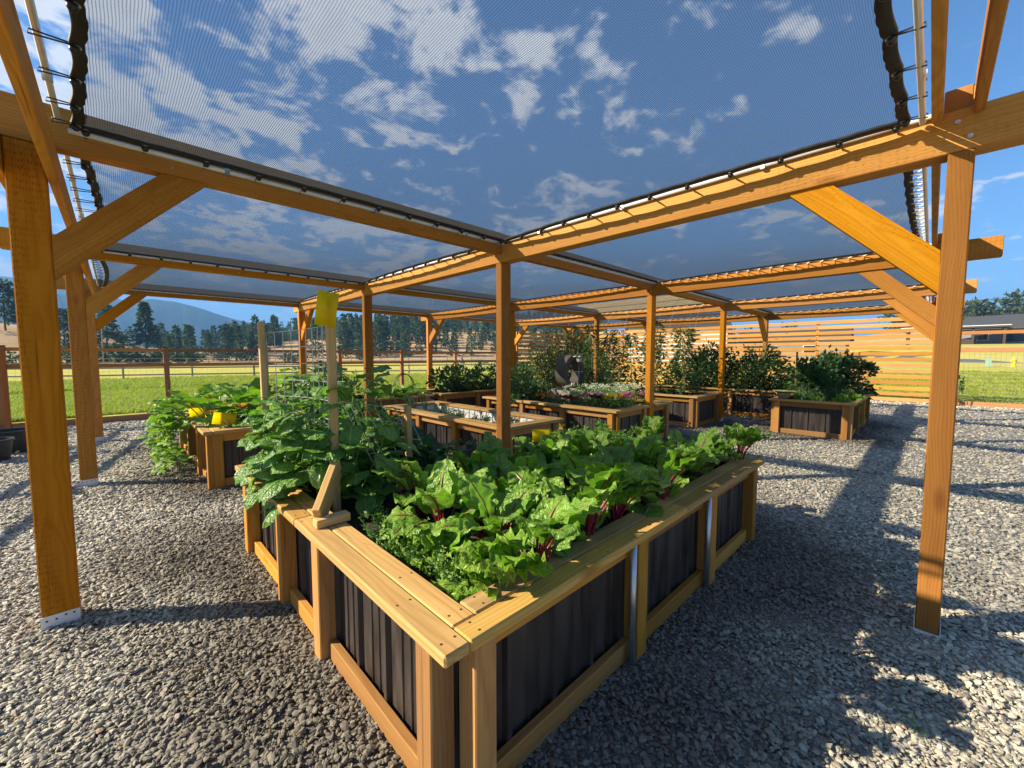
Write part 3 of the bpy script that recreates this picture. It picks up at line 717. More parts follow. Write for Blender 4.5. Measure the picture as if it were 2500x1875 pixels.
BED1 = raised_bed('nearest raised bed with beets and climbing beans', [(.635, .915), (3.62, .915), (3.62, 2.12), (1.92, 2.12), (1.92, 3.56), (.635, 3.56)],
                  legs={0: [.145, 1.14, 2.06, 2.93], 5: [.06, .93, 1.55, 2.51]})
BED2 = raised_bed('raised bed of onions and marigolds behind the central post', rect(3.14, 4.16, 3.36, 6.22), liner=True, soil=.47)
BED3 = raised_bed('raised flower bed holding the stone ring fountain', rect(5.30, 7.14, 3.24, 6.25), notch=(CX[2], RY[1], .09))
BED4 = raised_bed('raised bed of tall tomato plants before the slat screen', rect(8.34, 9.70, 3.26, 6.4))
BED5 = raised_bed('separate raised bed with chives and a clay bowl on its rim', rect(9.02, 12.0, .90, 2.12))
BED6 = raised_bed('raised bed overflowing with squash leaves near the meadow fence', rect(.665, 1.95, 5.42, 8.5), legs={3: [.3, 1.35, 2.25, 3.02]})
BED7 = raised_bed('raised bed of dark pepper plants near the far pergola posts', rect(5.0, 8.0, 7.32, 8.52))
BED8 = raised_bed('raised bed of peppers and cucumbers behind the pergola post', rect(2.2, 4.75, 7.3, 8.5))
BED9 = raised_bed('raised bed of dense berry bushes by the slat screen', rect(10.95, 12.2, 2.35, 5.6))
# galvanised pipes standing against the front bed
for x, y0 in ((1.69, .905), (2.615, .905)):
    mb = MB(); mb.bar((x, y0 + .02, 0), (x, y0 + .02, .605), .0165, 12); mb.build('conduit_riser', GALV, BED1, smooth=True)

# ------------------------------------------------------------------ fences
def wire_mesh(p, q, z0, z1, sx, sz, r, name, mat, parent):
    mb = MB(); p = Vector(p); q = Vector(q); L = (q - p).length; d = (q - p).normalized(); n = int(L / sx); nn = Vector((-d.y, d.x, 0)) * r
    for i in range(n + 1):
        a = p + d * (L * i / n)
        mb.bar(a + Vector((0, 0, z0)), a + Vector((0, 0, z1)), r, 3)
    k = int((z1 - z0) / sz)
    for i in range(k + 1):
        z = z0 + (z1 - z0) * i / k; mb.bar(p + nn + Vector((0, 0, z)), q + nn + Vector((0, 0, z)), r, 3)
    o = mb.build(name, mat, parent); tag(o, kind='stuff'); return o
def mesh_fence(label, p, q, stops, ph, rails, z_mesh, wmat, wr, side):
    p = Vector(p); q = Vector(q); d = (q - p).normalized(); nn = Vector((-d.y, d.x, 0)) * side
    T = thing('wire_fence', label, 'fence', (p + q) / 2)
    pts = [p + d * s for s in stops]
    for c in pts:
        po = board('post', c, c + Vector((0, 0, ph)), .10, .10, W_FENCE, T, up=(0, 1, 0), bev=.008)
        mb = MB(); mb.box((c.x - .057, c.y - .057, ph), (c.x + .057, c.y + .057, ph + .014)); mb.build('post_cap', BLACK, T)
    for a, b in zip(pts, pts[1:]):
        for z, h in rails: board('rail', a + d * .052 + Vector((0, 0, z)), b - d * .052 + Vector((0, 0, z)), .038, h, W_FENCE, T)
        board('kick_board', a + d * .052 + Vector((0, 0, .06)), b - d * .052 + Vector((0, 0, .06)), .04, .14, W_FENCE, T)
        wire_mesh(a + d * .05 + nn * .025, b - d * .05 + nn * .025, .12, z_mesh, .1, .1, wr, 'wire_mesh', wmat, T)
    return T
mesh_fence('brown timber and wire mesh fence along the green meadow', (-1.62, FENCE_Y, 0), (12.55, FENCE_Y, 0), [0.03, 2.48, 4.55, 6.55, 8.65, 10.9, 13.0, 14.12], 1.66, [(1.60, .07), (1.255, .085)], 1.22, WIRE_G, .0016, 1)
mesh_fence('brown timber and wire fence on the nursery pot side', (FENCE_XL - .03, FENCE_Y - .2, 0), (FENCE_XL - .03 - 4.3, FENCE_Y - 20.2, 0), [0.0 + 2.25 * i for i in range(10)], 1.66, [(1.60, .07), (1.255, .085)], 1.22, WIRE_G, .0016, -1)
mesh_fence('tall brown rail and wire fence facing the hydrant', (FENCE_X, -.42, 0), (FENCE_X, -9.4, 0), [0.0, 2.4, 4.8, 7.2, 8.9], 2.2, [(2.14, .10), (1.64, .13)], 1.60, WIRE_G, .0026, 1)
def slat_screen(label, p, q, nseg, zs, side):
    p = Vector(p); q = Vector(q); d = (q - p).normalized(); nn = Vector((-d.y, d.x, 0)) * side; L = (q - p).length
    T = thing('slat_screen', label, 'slat fence', (p + q) / 2, 'cedar slat screens')
    for i in range(nseg + 1):
        c = p + d * (L * i / nseg) - nn * .075
        board('post', c, c + Vector((0, 0, zs[-1] + .08)), .09, .09, W_SLAT, T, up=(0, 1, 0))
    for z in zs:
        for i in range(nseg):
            a = p + d * (L * i / nseg + .002); b = p + d * (L * (i + 1) / nseg - .002); e = random.uniform(-.006, .006)
            board('slat', a + Vector((0, 0, z + e)), b + Vector((0, 0, z + random.uniform(-.006, .006))), .022, .118, W_SLAT, T)
ZS = [.075 + .1825 * i for i in range(15)]
slat_screen('long horizontal cedar slat screen behind the berry beds', (17.85, -.35, 0), (17.85, 12.5, 0), 4, ZS, 1)
slat_screen('short cedar slat wing beside the meadow fence', (12.62, 12.6, 0), (17.75, 12.6, 0), 2, ZS[:14], -1)
def pasture_fence(label, pts, spacing, h, rails, mat, pr=.05, group='post and rail pasture fences'):
    T = None; P = []
    for a, b in zip(pts, pts[1:]):
        a = Vector(a); b = Vector(b); n = max(1, int((b - a).length / spacing))
        P += [a.lerp(b, i / n) for i in range(n)]
    P.append(Vector(pts[-1])); P = [Vector((p.x, p.y, terrain_z(p.x, p.y))) for p in P]
    T = thing('pasture_fence', label, 'fence', P[len(P) // 2], group)
    for p in P: board('post', p - Vector((0, 0, .1)), p + Vector((0, 0, h)), 2 * pr, 2 * pr, mat, T, up=(0, 1, 0))
    for a, b in zip(P, P[1:]):
        for z in rails: board('rail', a + Vector((0, 0, z)), b + Vector((0, 0, z)), .035, .09, mat, T)
pasture_fence('grey pasture fence just beyond the mown meadow', [at_dist(-60, 900, 38), at_dist(300, 900, 35), at_dist(620, 900, 33.5), at_dist(900, 900, 34), at_dist(1330, 900, 38)], 2.6, .86, (.30, .74), W_GREY)
pasture_fence('distant pale pasture fence at the foot of the dry hill', [at_dist(-40, 880, 92), at_dist(280, 880, 88), at_dist(700, 880, 86), at_dist(1180, 880, 92)], 2.7, 1.15, (.45, 1.05), W_GREY, .06)
pasture_fence('small white fence on the crest of the dry hill', [at_dist(236, 821, 152), at_dist(280, 826, 151), at_dist(330, 833, 150)], 1.6, 1.0, (.4, .9), WHITEP, .07, None)

# ------------------------------------------------------------------ leaves and plants
def leaf_variant(name, Lp, Lb, W, lean0, lean1, ruf, mats, seed, cup=.15, shape='ovate', nu=6, nv=11, pet=.006, freq=16, lobes=0):
    """one leaf: stalk from the origin, blade following a drooping arc in the XZ plane"""
    rg = random.Random(seed); N = nv + 4; tot = Lp + Lb; path = []; x = z = 0.0; a_prev = lean0
    S = [Lp * i / 4 for i in range(4)] + [Lp + Lb * i / nv for i in range(nv + 1)]
    prev = 0; pts = []
    for s in S:
        t = s / tot; a = lean0 + (lean1 - lean0) * t ** 1.4
        x += math.sin(a) * (s - prev); z += math.cos(a) * (s - prev); prev = s; pts.append((x, z, a))
    V = []; F = []; UV = []; FM = []; side = rg.uniform(-.12, .12)
    for i, (x, z, a) in enumerate(pts[4:]):
        t = i / nv
        if shape == 'ovate': wd = max(0, math.sin(math.pi * min(1, t * .955 + .045) ** .78)) ** .58
        elif shape == 'heart': wd = max(0, math.sin(math.pi * (t * .9 + .1) ** .55)) ** .75
        elif shape == 'round': wd = math.sqrt(max(0, 1 - (2 * (t * .985 + .015) - 1) ** 2))
        else: wd = math.sin(math.pi * t) ** .8
        wd = max(.03 if t < 1 else .0, wd) * W / 2
        nx_, nz_ = -math.cos(a), math.sin(a)                # upper side normal of the blade
        for j in range(nu + 1):
            u = 2 * j / nu - 1; e = abs(u) ** 1.5
            lob = 1 + (lobes * math.sin(t * 9 + .5) * e if lobes else 0)
            r = ruf * e * (math.sin(freq * t + 3 * u + seed) + .6 * math.sin(freq * 1.9 * t - 2.3 * u + seed * 2)) * W
            r += .25 * ruf * W * math.sin(11 * t + 7 * abs(u) + seed)
            off = cup * abs(u) * wd + r
            # droop of the margins keeps the rib proud
            V.append((x + nx_ * off + rg.uniform(-.002, .002), u * wd * lob + side * Lb * t * t, z + nz_ * off)); UV.append((j / nu, t))
    for i in range(nv):
        for j in range(nu):
            a = i * (nu + 1) + j; F.append((a, a + 1, a + nu + 2, a + nu + 1)); FM.append(0)
    # stalk and underside rib
    b = len(V); k = 0; rib = pts[:4] + pts[4:4 + nv:2]; rn = 5
    for i, (x, z, a) in enumerate(rib):
        r = pet * (1 - .75 * i / len(rib)); lift = .35 * r
        for m in range(rn):
            th = 2 * math.pi * m / rn; V.append((x + math.cos(a) * math.cos(th) * r, math.sin(th) * r + (side * Lb * ((max(0, i - 4) * 2) / nv) ** 2 if i > 3 else 0), z - math.sin(a) * math.cos(th) * r)); UV.append((.5, .5))
    for i in range(len(rib) - 1):
        for m in range(rn): F.append((b + i * rn + m, b + i * rn + (m + 1) % rn, b + (i + 1) * rn + (m + 1) % rn, b + (i + 1) * rn + m)); FM.append(1)
    return mesh(name, V, F, mats, True, FM, UV)
def put_leaf(me, plant, base, rz, sc, tx=0.0, ty=0.0): return link('leaf', me, plant, base, (tx, ty, rz), sc)

BEET = [leaf_variant('beet_leaf', random.uniform(.13, .19), random.uniform(.20, .25), random.uniform(.155, .19), rad(l0), rad(l1), .072, [L_BEET, STALK_R], 10 + i, cup=random.uniform(-.1, .35), nu=10, nv=16, pet=.0065, freq=17) for i, (l0, l1) in enumerate([(4, 40), (12, 85), (18, 115), (24, 140), (8, 62), (30, 130), (16, 100), (38, 150), (6, 75), (26, 112)])]
BEAN = [leaf_variant('bean_leaf', random.uniform(.05, .10), random.uniform(.15, .19), random.uniform(.13, .165), rad(l0), rad(l1), .05, [L_BEAN, STALK_G], 40 + i, cup=random.uniform(-.25, .15), shape='ovate', nu=8, nv=9, pet=.003, freq=9) for i, (l0, l1) in enumerate([(35, 120), (60, 150), (50, 100), (70, 165), (45, 140), (80, 175)])]
LETT = [leaf_variant('lettuce_leaf', .03, random.uniform(.13, .18), random.uniform(.11, .14), rad(l0), rad(l1), .16, [L_LETT, STALK_G], 60 + i, cup=.1, shape='round', nu=8, nv=10, pet=.006, freq=19) for i, (l0, l1) in enumerate([(15, 70), (30, 110), (45, 130), (8, 40)])]
SQUA = [leaf_variant('squash_leaf', random.uniform(.16, .34), random.uniform(.17, .24), random.uniform(.20, .27), rad(l0), rad(l1), .05, [L_SQUA, STALK_G], 80 + i, cup=random.uniform(-.2, .25), shape='heart', nu=8, nv=8, pet=.007, freq=8, lobes=.16) for i, (l0, l1) in enumerate([(10, 110), (25, 95), (40, 130), (15, 70), (50, 150)])]
KALE = [leaf_variant('kale_leaf', .12, .24, .16, rad(l0), rad(l1), .11, [L_HERB, STALK_G], 95 + i, cup=.1, nu=8, nv=11, pet=.006, freq=22) for i, (l0, l1) in enumerate([(8, 60), (25, 110), (15, 85)])]

def rosette(plant_name, label, cat, x, y, z, variants, n, group, s0=.8, s1=1.15, spread=.035, tilt=.12, rz0=None):
    T = thing(plant_name, label, cat, (x, y, z), group); g = random.random() * 6.28
    for i in range(n):
        a = g + i * 2.39996 + random.uniform(-.3, .3); r = spread * math.sqrt(i / n)
        v = variants[min(len(variants) - 1, int(len(variants) * (i / n)))] if random.random() < .5 else random.choice(variants)
        k_ = 1.0
        if plant_name in ('beet_plant', 'lettuce') and y < 1.3 and math.sin(a) < -.25: v = variants[(1, 4, 8, 1)[i % 4] % len(variants)]; k_ = .95     # leaves on the rim side stand upright
        if plant_name in ('beet_plant', 'lettuce') and x > 3.3 and math.cos(a) > .3: v = variants[0]; k_ = .85
        put_leaf(v, T, (x + r * math.cos(a), y + r * math.sin(a), z + (.11 if k_ < 1 else 0)), a, k_ * random.uniform(s0, s1), random.uniform(-tilt, tilt), random.uniform(-tilt, tilt))
    return T
ORD = ['first', 'second', 'third', 'fourth', 'fifth', 'sixth', 'seventh', 'eighth', 'ninth', 'tenth', 'eleventh', 'twelfth', 'thirteenth', 'fourteenth', 'fifteenth', 'sixteenth', 'seventeenth', 'eighteenth', 'nineteenth', 'twentieth']
def beet_bed():
    rows = [1.07, 1.40, 1.72, 2.0]; k = 0
    for r, y in enumerate(rows):
        for x in np.arange(1.16 + .12 * (r % 2), 3.5, .33):
            xx, yy = x + random.uniform(-.05, .05), y + random.uniform(-.04, .04)
            far = xx > 2.75
            s = .92 if not far else .76
            k += 1; rosette('beet_plant', 'beet plant with crimson stalks in the front bed, %s row, %s from the near corner' % (('rim-side', 'second', 'third', 'innermost')[r], ORD[int(round((x - 1.16 - .12 * (r % 2)) / .33))]), 'beet plant', xx, yy, .545, BEET, 18 if y < 1.9 else 14, 'beet plants in the front raised bed', s * .82, s * 1.2)
    for x, y in ((.98, 1.16), (1.0, 1.45), (.95, 1.03)):
        rosette('lettuce', 'pale frilly lettuce beside the carrot tops', 'lettuce', x, y, .55, LETT, 12, 'lettuces in the bed corner', .8, 1.15)
    for x, y in ((1.70, 2.72), (1.62, 3.05), (1.66, 2.42)):
        rosette('kale_plant', 'dark puckered kale plant behind the bean trellis', 'kale plant', x, y, .55, KALE, 11, 'kale plants in the front bed', .9, 1.2)
beet_bed()
def fern_plant(x, y, z, h, n, label, group, mat=L_CARR, name='carrot_plant', cat='carrot plant'):
    T = thing(name, label, cat, (x, y, z), group); mb = MB(); rg = random.Random(int(x * 977 + y * 331))
    for i in range(n):
        a = rg.uniform(0, 6.28); lean = rg.uniform(.1, .75); L = h * rg.uniform(.7, 1.1); p = Vector((x, y, z)); d = Vector((math.cos(a) * lean, math.sin(a) * lean, 1)).normalized(); prev = p
        for s in range(1, 9):
            t = s / 8; q = p + d * (L * t) + Vector((math.cos(a), math.sin(a), 0)) * (.25 * L * t * t) - Vector((0, 0, .12 * L * t * t)); mb.bar(prev, q, .0016, 3); prev = q
            if s > 2:
                for sd in (-1, 1):
                    for f in range(3):
                        w = Vector((-math.sin(a) * sd, math.cos(a) * sd, 0)) * rg.uniform(.5, 1) + d * rg.uniform(.1, .8) + Vector((0, 0, rg.uniform(-.4, .5))); w.normalize(); ln = h * .16 * (1.15 - t * .5); u = w.orthogonal().normalized() * ln * .16
                        e = q + w * ln; mb.add([q, q + w * ln * .5 + u, e, q + w * ln * .5 - u], [(0, 1, 2, 3)])
    o = mb.build('fronds', mat, T); tag(o, kind='stuff'); return T
for k in range(15):
    fern_plant(.88 + random.uniform(-.03, .10), 1.13 + k * .062 + random.uniform(-.02, .02), .55, random.uniform(.11, .17), 7, 'feathery carrot top along the front bed rim', 'carrot tops along the front rim')
for k in range(6):
    fern_plant(2.62 + .13 * k, 2.0 + random.uniform(-.05, .03), .55, .36, 9, 'feathery carrot top behind the beets', 'carrot tops behind the beets')
# beans: big drooping leaves over the rim, thinner climbers on the wire
def bean_plants():
    spots = [(.86, 2.52), (.84, 2.78), (.86, 3.04), (.86, 3.3), (1.05, 2.42), (1.12, 2.68), (1.1, 2.95), (1.1, 3.25), (1.30, 2.75), (1.40, 2.95), (1.38, 3.25), (1.12, 3.45)]
    for k, (x, y) in enumerate(spots):
        edge = x < .9
        T = thing('bean_plant', 'broad-leaved bean plant drooping over the bed rim' if edge else 'bean plant climbing the wire trellis in the front bed', 'bean plant', (x, y, .55), 'bean plants over the rim' if edge else 'bean plants on the trellis')
        n = 44 if edge else 36; hmax = .56 if edge else (.78 if x < 1.25 else .42); mb = MB()
        for s in range(3):
            P = [Vector((x, y, .55))]; 
            for i in range(6): P.append(P[-1] + Vector((random.uniform(-.06, .06) - (.03 if edge else 0), random.uniform(-.06, .06), hmax / 6)))
            mb.tube(P, .003, 4)
        mb.build('stem', STALK_G, T)
        for i in range(n):
            t = (i + .5) / n; a = random.uniform(0, 6.28) if not edge else random.gauss(3.5, 1.3); rr = random.uniform(.04, .17) * (1 - .4 * t)
            z = .58 + hmax * t
            put_leaf(random.choice(BEAN), T, (x + rr * math.cos(a), y + rr * math.sin(a), z), a, random.uniform(.8, 1.2) * (1.1 - .4 * t), random.uniform(-.3, .3), random.uniform(-.3, .3))
        if not edge or k % 2:
            vm = MB(); P = [Vector((x, y, .9))]
            for i in range(12): P.append(P[-1] + Vector((random.uniform(-.05, .04), random.uniform(-.05, .06), random.uniform(.01, .07))))
            vm.tube(P, .0022, 4); vm.build('tendril', STALK_G, T)
            for p in P[3::2]: put_leaf(random.choice(BEAN), T, p, random.uniform(0, 6.28), random.uniform(.22, .42), random.uniform(-.4, .4), random.uniform(-.4, .4))
bean_plants()

# generic small-leaved foliage ------------------------------------------------------
def leaf_cloud(P, Dn, size, aspect=.5, fold=.25):
    """many small folded leaves; returns vertices and faces"""
    n = len(P); Dn = Dn / np.linalg.norm(Dn, axis=1, keepdims=True); R = RNG.normal(size=(n, 3)); S = np.cross(Dn, R); S /= np.linalg.norm(S, axis=1, keepdims=True) + 1e-9; U = np.cross(S, Dn)
    L = (size * RNG.uniform(.6, 1.3, n))[:, None]; w = L * aspect * .5
    v0 = P; v1 = P + Dn * L * .45 + S * w + U * w * fold; v2 = P + Dn * L; v3 = P + Dn * L * .45 - S * w + U * w * fold; v4 = P + Dn * L * .48
    V = np.stack([v0, v1, v2, v3, v4], 1).reshape(-1, 3); b = np.arange(n)[:, None] * 5
    F = np.concatenate([b + np.array([[0, 1, 2, 4]]), b + np.array([[0, 4, 2, 3]])], 0)
    return V, F.tolist()
def clumped(n, c, rx, ry, rz, clumps, hollow=.35, sig=.22, zmin=None):
    C = RNG.normal(size=(clumps, 3)); C /= np.linalg.norm(C, axis=1, keepdims=True); C *= (hollow + (1 - hollow) * RNG.random((clumps, 1)) ** .5)
    i = RNG.integers(0, clumps, n); Q = C[i] + RNG.normal(size=(n, 3)) * sig
    P = Q * np.array([rx, ry, rz]) + np.array(c); D = Q + RNG.normal(size=(n, 3)) * .7 + np.array([0, 0, .15])
    if zmin is not None: k = P[:, 2] > zmin; P, D = P[k], D[k]
    return P, D
def bush(name, label, cat, x, y, z0, rx, ry, h, n, size, mat, group=None, clumps=26, aspect=.5, stems=5, stem_mat=STALK_B, sig=.2):
    T = thing(name, label, cat, (x, y, z0), group)
    P, D = clumped(n, (x, y, z0 + h * .55), rx, ry, h * .5, clumps, sig=sig, zmin=z0 + .02)
    V, F = leaf_cloud(P - np.array([x, y, z0]), D, size, aspect)
    o = link('foliage', mesh('foliage', V, F, mat), T, (x, y, z0)); tag(o, kind='stuff')
    mb = MB()
    for s in range(stems):
        a = s * 2.4; P0 = Vector((x + .05 * math.cos(a), y + .05 * math.sin(a), z0)); mb.tube([P0, P0 + Vector((rx * .3 * math.cos(a), ry * .3 * math.sin(a), h * .4)), P0 + Vector((rx * .6 * math.cos(a), ry * .6 * math.sin(a), h * .8))], [.012 * h, .009 * h, .004 * h], 5)
    mb.build('stems', stem_mat, T); return T

# squash in the bed near the meadow
def squash_bed():
    for k, (x, y) in enumerate([(.92, 6.35), (1.35, 6.1), (.95, 7.0), (1.4, 6.8), (1.0, 7.7), (1.5, 7.5), (1.55, 8.1)]):
        T = thing('squash_plant', 'sprawling squash plant with big lobed leaves by the meadow fence', 'squash plant', (x, y, .55), 'squash plants in the meadow-side bed')
        for i in range(30):
            a = random.uniform(0, 6.28); r = random.uniform(.02, .34); put_leaf(random.choice(SQUA), T, (x + r * math.cos(a), y + r * math.sin(a), .55 + random.uniform(0, .12)), a, random.uniform(.75, 1.2), random.uniform(-.25, .25), random.uniform(-.25, .25))
        for i in range(2):
            a = random.uniform(2.8, 5.2); p = (x + .3 * math.cos(a), y + .3 * math.sin(a), .78 + random.uniform(-.06, .08)); mb = MB()
            for q in range(5): 
                b = q * 1.257; mb.add([p, (p[0] + .045 * math.cos(b - .5), p[1] + .045 * math.sin(b - .5), p[2] + .035), (p[0] + .085 * math.cos(b), p[1] + .085 * math.sin(b), p[2] + .03), (p[0] + .045 * math.cos(b + .5), p[1] + .045 * math.sin(b + .5), p[2] + .035)], [(0, 1, 2, 3)])
            mb.build('blossom', P_ORANGE, T)
    # trailing vine hanging over the side
    for k, y in enumerate((6.55, 7.0, 7.5, 8.0)):
        T = thing('squash_vine', 'trailing squash vine hanging to the gravel over the bed side', 'squash vine', (.6, y, 0), 'squash vines hanging over the bed side')
        for i in range(72):
            z = random.uniform(.02, .74); x = .62 - random.uniform(.02, .16) - .12 * (z < .4) * random.random(); put_leaf(random.choice(SQUA), T, (x, y + random.uniform(-.26, .26), z), random.gauss(3.7, .9), random.uniform(.32, .58), random.uniform(-.4, .4), random.uniform(0, .5))
squash_bed()
# peppers and cucumbers behind
for k, (x, y) in enumerate([(2.45, 7.75), (2.85, 7.65), (3.2, 7.9), (2.6, 8.15), (3.1, 8.25)]):
    bush('pepper_plant', 'dark glossy pepper plant behind the bean trellis', 'pepper plant', x, y, .55, .26, .26, .50, 230, .11, L_PEPP, 'peppers behind the trellis', 14, .45)
for k, (x, y) in enumerate([(5.35, 7.75), (5.75, 7.65), (6.15, 7.85), (6.55, 7.7), (6.95, 7.8), (5.9, 8.2), (6.7, 8.25)]):
    bush('pepper_plant', 'dark bushy pepper plant in the far rimmed bed', 'pepper plant', x, y, .55, .28, .28, .60, 260, .12, L_PEPP, 'peppers in the far bed', 14, .45)
for k, (x, y) in enumerate([(3.75, 7.65), (4.15, 7.6), (4.5, 7.75), (4.3, 8.1)]):
    T = thing('cucumber_plant', 'light green cucumber plant beside the coiled hose', 'cucumber plant', (x, y, .55), 'cucumber plants')
    for i in range(24):
        a = random.uniform(0, 6.28); r = random.uniform(.02, .3); put_leaf(random.choice(SQUA), T, (x + r * math.cos(a), y + r * math.sin(a), .55), a, random.uniform(.55, .95), random.uniform(-.25, .25), random.uniform(-.25, .25))

# onion and marigold bed
def blades(name, label, cat, x, y, z, n, h, r, mat, group, spread=.25, bend=.35):
    T = thing(name, label, cat, (x, y, z), group); mb = MB(); rg = random.Random(int(x * 771 + y * 93 + n))
    for i in range(n):
        a = rg.uniform(0, 6.28); ln = rg.uniform(.05, spread); L = h * rg.uniform(.6, 1.1); b = rg.uniform(0, bend); s = Vector((x + rg.uniform(-.03, .03), y + rg.uniform(-.03, .03), z)); d = Vector((math.cos(a), math.sin(a), 0))
        P = [s + d * (ln * L * t + b * L * t * t * t) + Vector((0, 0, L * (t - b * .6 * t ** 3))) for t in (0, .25, .5, .75, 1.0)]
        mb.tube(P, [r, r, r * .9, r * .7, r * .2], 4)
    o = mb.build('blades', mat, T); tag(o, kind='stuff'); return T
def bloom_mesh(name, mat, R, petals, layers, lift):
    mb = MB()
    for l in range(layers):
        r = R * (1 - l * .24)
        for p in range(petals):
            a = 2 * math.pi * (p + .5 * l) / petals; c, s = math.cos(a), math.sin(a); w = 2.4 * r / petals * .9; z = lift * l
            mb.add([(0, 0, z), (c * r * .6 - s * w, s * r * .6 + c * w, z + lift * .9), (c * r, s * r, z + lift * .5), (c * r * .6 + s * w, s * r * .6 - c * w, z + lift * .9)], [(0, 1, 2, 3)])
    return mb.mesh(name, mat)
BL = {k: bloom_mesh(k + '_bloom', m, .028, 8, 3, .008) for k, m in dict(orange=P_ORANGE, yellow=P_YELLOW, red=P_RED, pink=P_PINK, lilac=P_LILAC, maroon=P_MAROON).items()}
def flower_plant(label, group, x, y, z, h, r, kind, nb, leafmat=L_HERB, nl=120, ls=.05, bs=1.0, name='flowering_plant'):
    T = thing(name, label, 'flower', (x, y, z), group)
    P, D = clumped(nl, (x, y, z + h * .45), r, r, h * .45, 10, sig=.3, zmin=z); V, F = leaf_cloud(P - np.array([x, y, z]), D, ls, .5)
    o = link('foliage', mesh('foliage', V, F, leafmat), T, (x, y, z)); tag(o, kind='stuff')
    for i in range(nb):
        a = i * 2.4; q = r * math.sqrt((i + .5) / nb); link('bloom', BL[kind], T, (x + q * math.cos(a), y + q * math.sin(a), z + h * random.uniform(.85, 1.08)), (random.uniform(-.5, .5), random.uniform(-.5, .5), a), bs * random.uniform(.8, 1.25))
    return T
for k in range(14):
    y = 3.6 + k * .185; x = 3.42 + .22 * (k % 3) + random.uniform(-.03, .03)
    blades('onion_plant', 'thin onion plant in the sparse onion bed', 'onion', x, y, .47, 7, .20, .0045, L_ONIO, 'onions in the sparse bed', .7, .7)
for x, y in ((3.35, 5.75), (3.48, 5.95), (3.6, 5.75)): blades('leek_plant', 'tall upright leek at the end of the onion bed', 'leek', x, y, .47, 14, .48, .006, L_ONIO, 'leeks', .25, .25)
for x, y in ((3.68, 3.72), (3.36, 3.66), (3.85, 5.5)): flower_plant('orange marigold in the sparse onion bed', 'marigolds in the onion bed', x, y, .47, .20, .08, 'orange', 4, nl=90, ls=.035)
for k, (x, y) in enumerate([(3.5, 4.2), (3.75, 4.55), (3.45, 4.8), (3.7, 5.15), (3.5, 5.35), (3.85, 4.0)]): bush('herb_clump', 'low dark herb clump among the onions', 'herb', x, y, .47, .13, .13, .17, 150, .04, L_HERB, 'herb clumps among the onions', 10)

# flower bed with fountain
fl = [('orange', 5.62, 5.05, 6, 'orange marigold'), ('orange', 5.58, 4.85, 6, 'orange marigold'), ('orange', 5.66, 4.68, 5, 'orange marigold'), ('red', 5.60, 4.42, 8, 'crimson red flower'), ('red', 5.66, 4.30, 8, 'crimson red flower'),
      ('pink', 5.6, 3.98, 10, 'deep pink petunia'), ('lilac', 5.72, 3.86, 14, 'pale lilac petunia'), ('lilac', 5.68, 3.72, 12, 'pale lilac petunia'), ('maroon', 5.55, 3.74, 8, 'maroon petunia'),
      ('yellow', 5.62, 3.58, 8, 'bright yellow marigold'), ('yellow', 5.74, 3.48, 7, 'bright yellow marigold'), ('pink', 5.85, 3.45, 12, 'deep pink petunia'), ('pink', 6.1, 3.47, 10, 'deep pink petunia'), ('lilac', 6.75, 3.46, 10, 'pale lilac petunia'), ('pink', 6.62, 3.45, 8, 'deep pink petunia'), ('red', 6.85, 4.15, 6, 'crimson red flower')]
for kind, x, y, n, w in fl: flower_plant(w + ' at the rim of the fountain bed', w + 's in the fountain bed', x, y, .55, .19 if kind in ('orange', 'red') else .27, .10, kind, n, nl=120, ls=.045, bs=1.45)
def alyssum(x, y, r, h):
    T = thing('alyssum_mound', 'cream white alyssum mound in the fountain bed', 'flower', (x, y, .55), 'white alyssum mounds')
    P, D = clumped(340, (x, y, .55 + h * .45), r, r, h * .45, 14, sig=.28, zmin=.55); V, F = leaf_cloud(P - np.array([x, y, .55]), D, .04, .35); tag(link('foliage', mesh('foliage', V, F, L_CARR), T, (x, y, .55)), kind='stuff')
    P, D = clumped(220, (x, y, .55 + h * .8), r, r, h * .35, 22, hollow=.7, sig=.1, zmin=.6); V, F = leaf_cloud(P - np.array([x, y, .55]), D + np.array([0, 0, .8]), .024, .9); tag(link('flower_heads', mesh('flower_heads', V, F, P_WHITE), T, (x, y, .55)), kind='stuff')
for x, y in ((5.95, 3.85), (6.15, 3.7), (6.1, 4.1), (5.9, 4.15), (6.35, 3.65), (6.45, 3.95), (6.7, 3.75), (5.85, 4.45), (6.35, 4.25), (6.75, 4.0)): alyssum(x, y, .20, .36)
for x, y, h in ((5.75, 5.55, .55), (5.95, 5.85, .65), (5.6, 5.9, .6), (5.5, 5.35, .4), (6.2, 6.0, .7), (5.75, 5.25, .42)):
    bush('zinnia_plant', 'leafy light green zinnia clump beside the stone ring', 'flower', x, y, .55, .24, .24, h, 320, .085, L_HERB, 'zinnia clumps by the fountain', 14)
for x, y, h in ((6.95, 4.6, .55), (6.9, 4.35, .4), (7.0, 5.0, .7)): bush('dahlia_plant', 'leafy dahlia clump between fountain and tomatoes', 'flower', x, y, .55, .17, .2, h, 240, .08, L_TOMA, 'dahlia clumps', 12)
for x, y, z in ((6.3, 5.95, 1.22), (6.85, 4.75, 1.1), (6.15, 5.85, 1.1)):
    T = thing('dahlia_bloom', 'single dark red bloom rising by the stone ring', 'flower', (x, y, .55), 'dark red blooms by the fountain'); mb = MB(); mb.bar((x, y, .55), (x, y, z), .005, 5); mb.build('stem', STALK_G, T); link('bloom', BL['maroon'], T, (x, y, z), (.7, -.5, 0), 2.0)
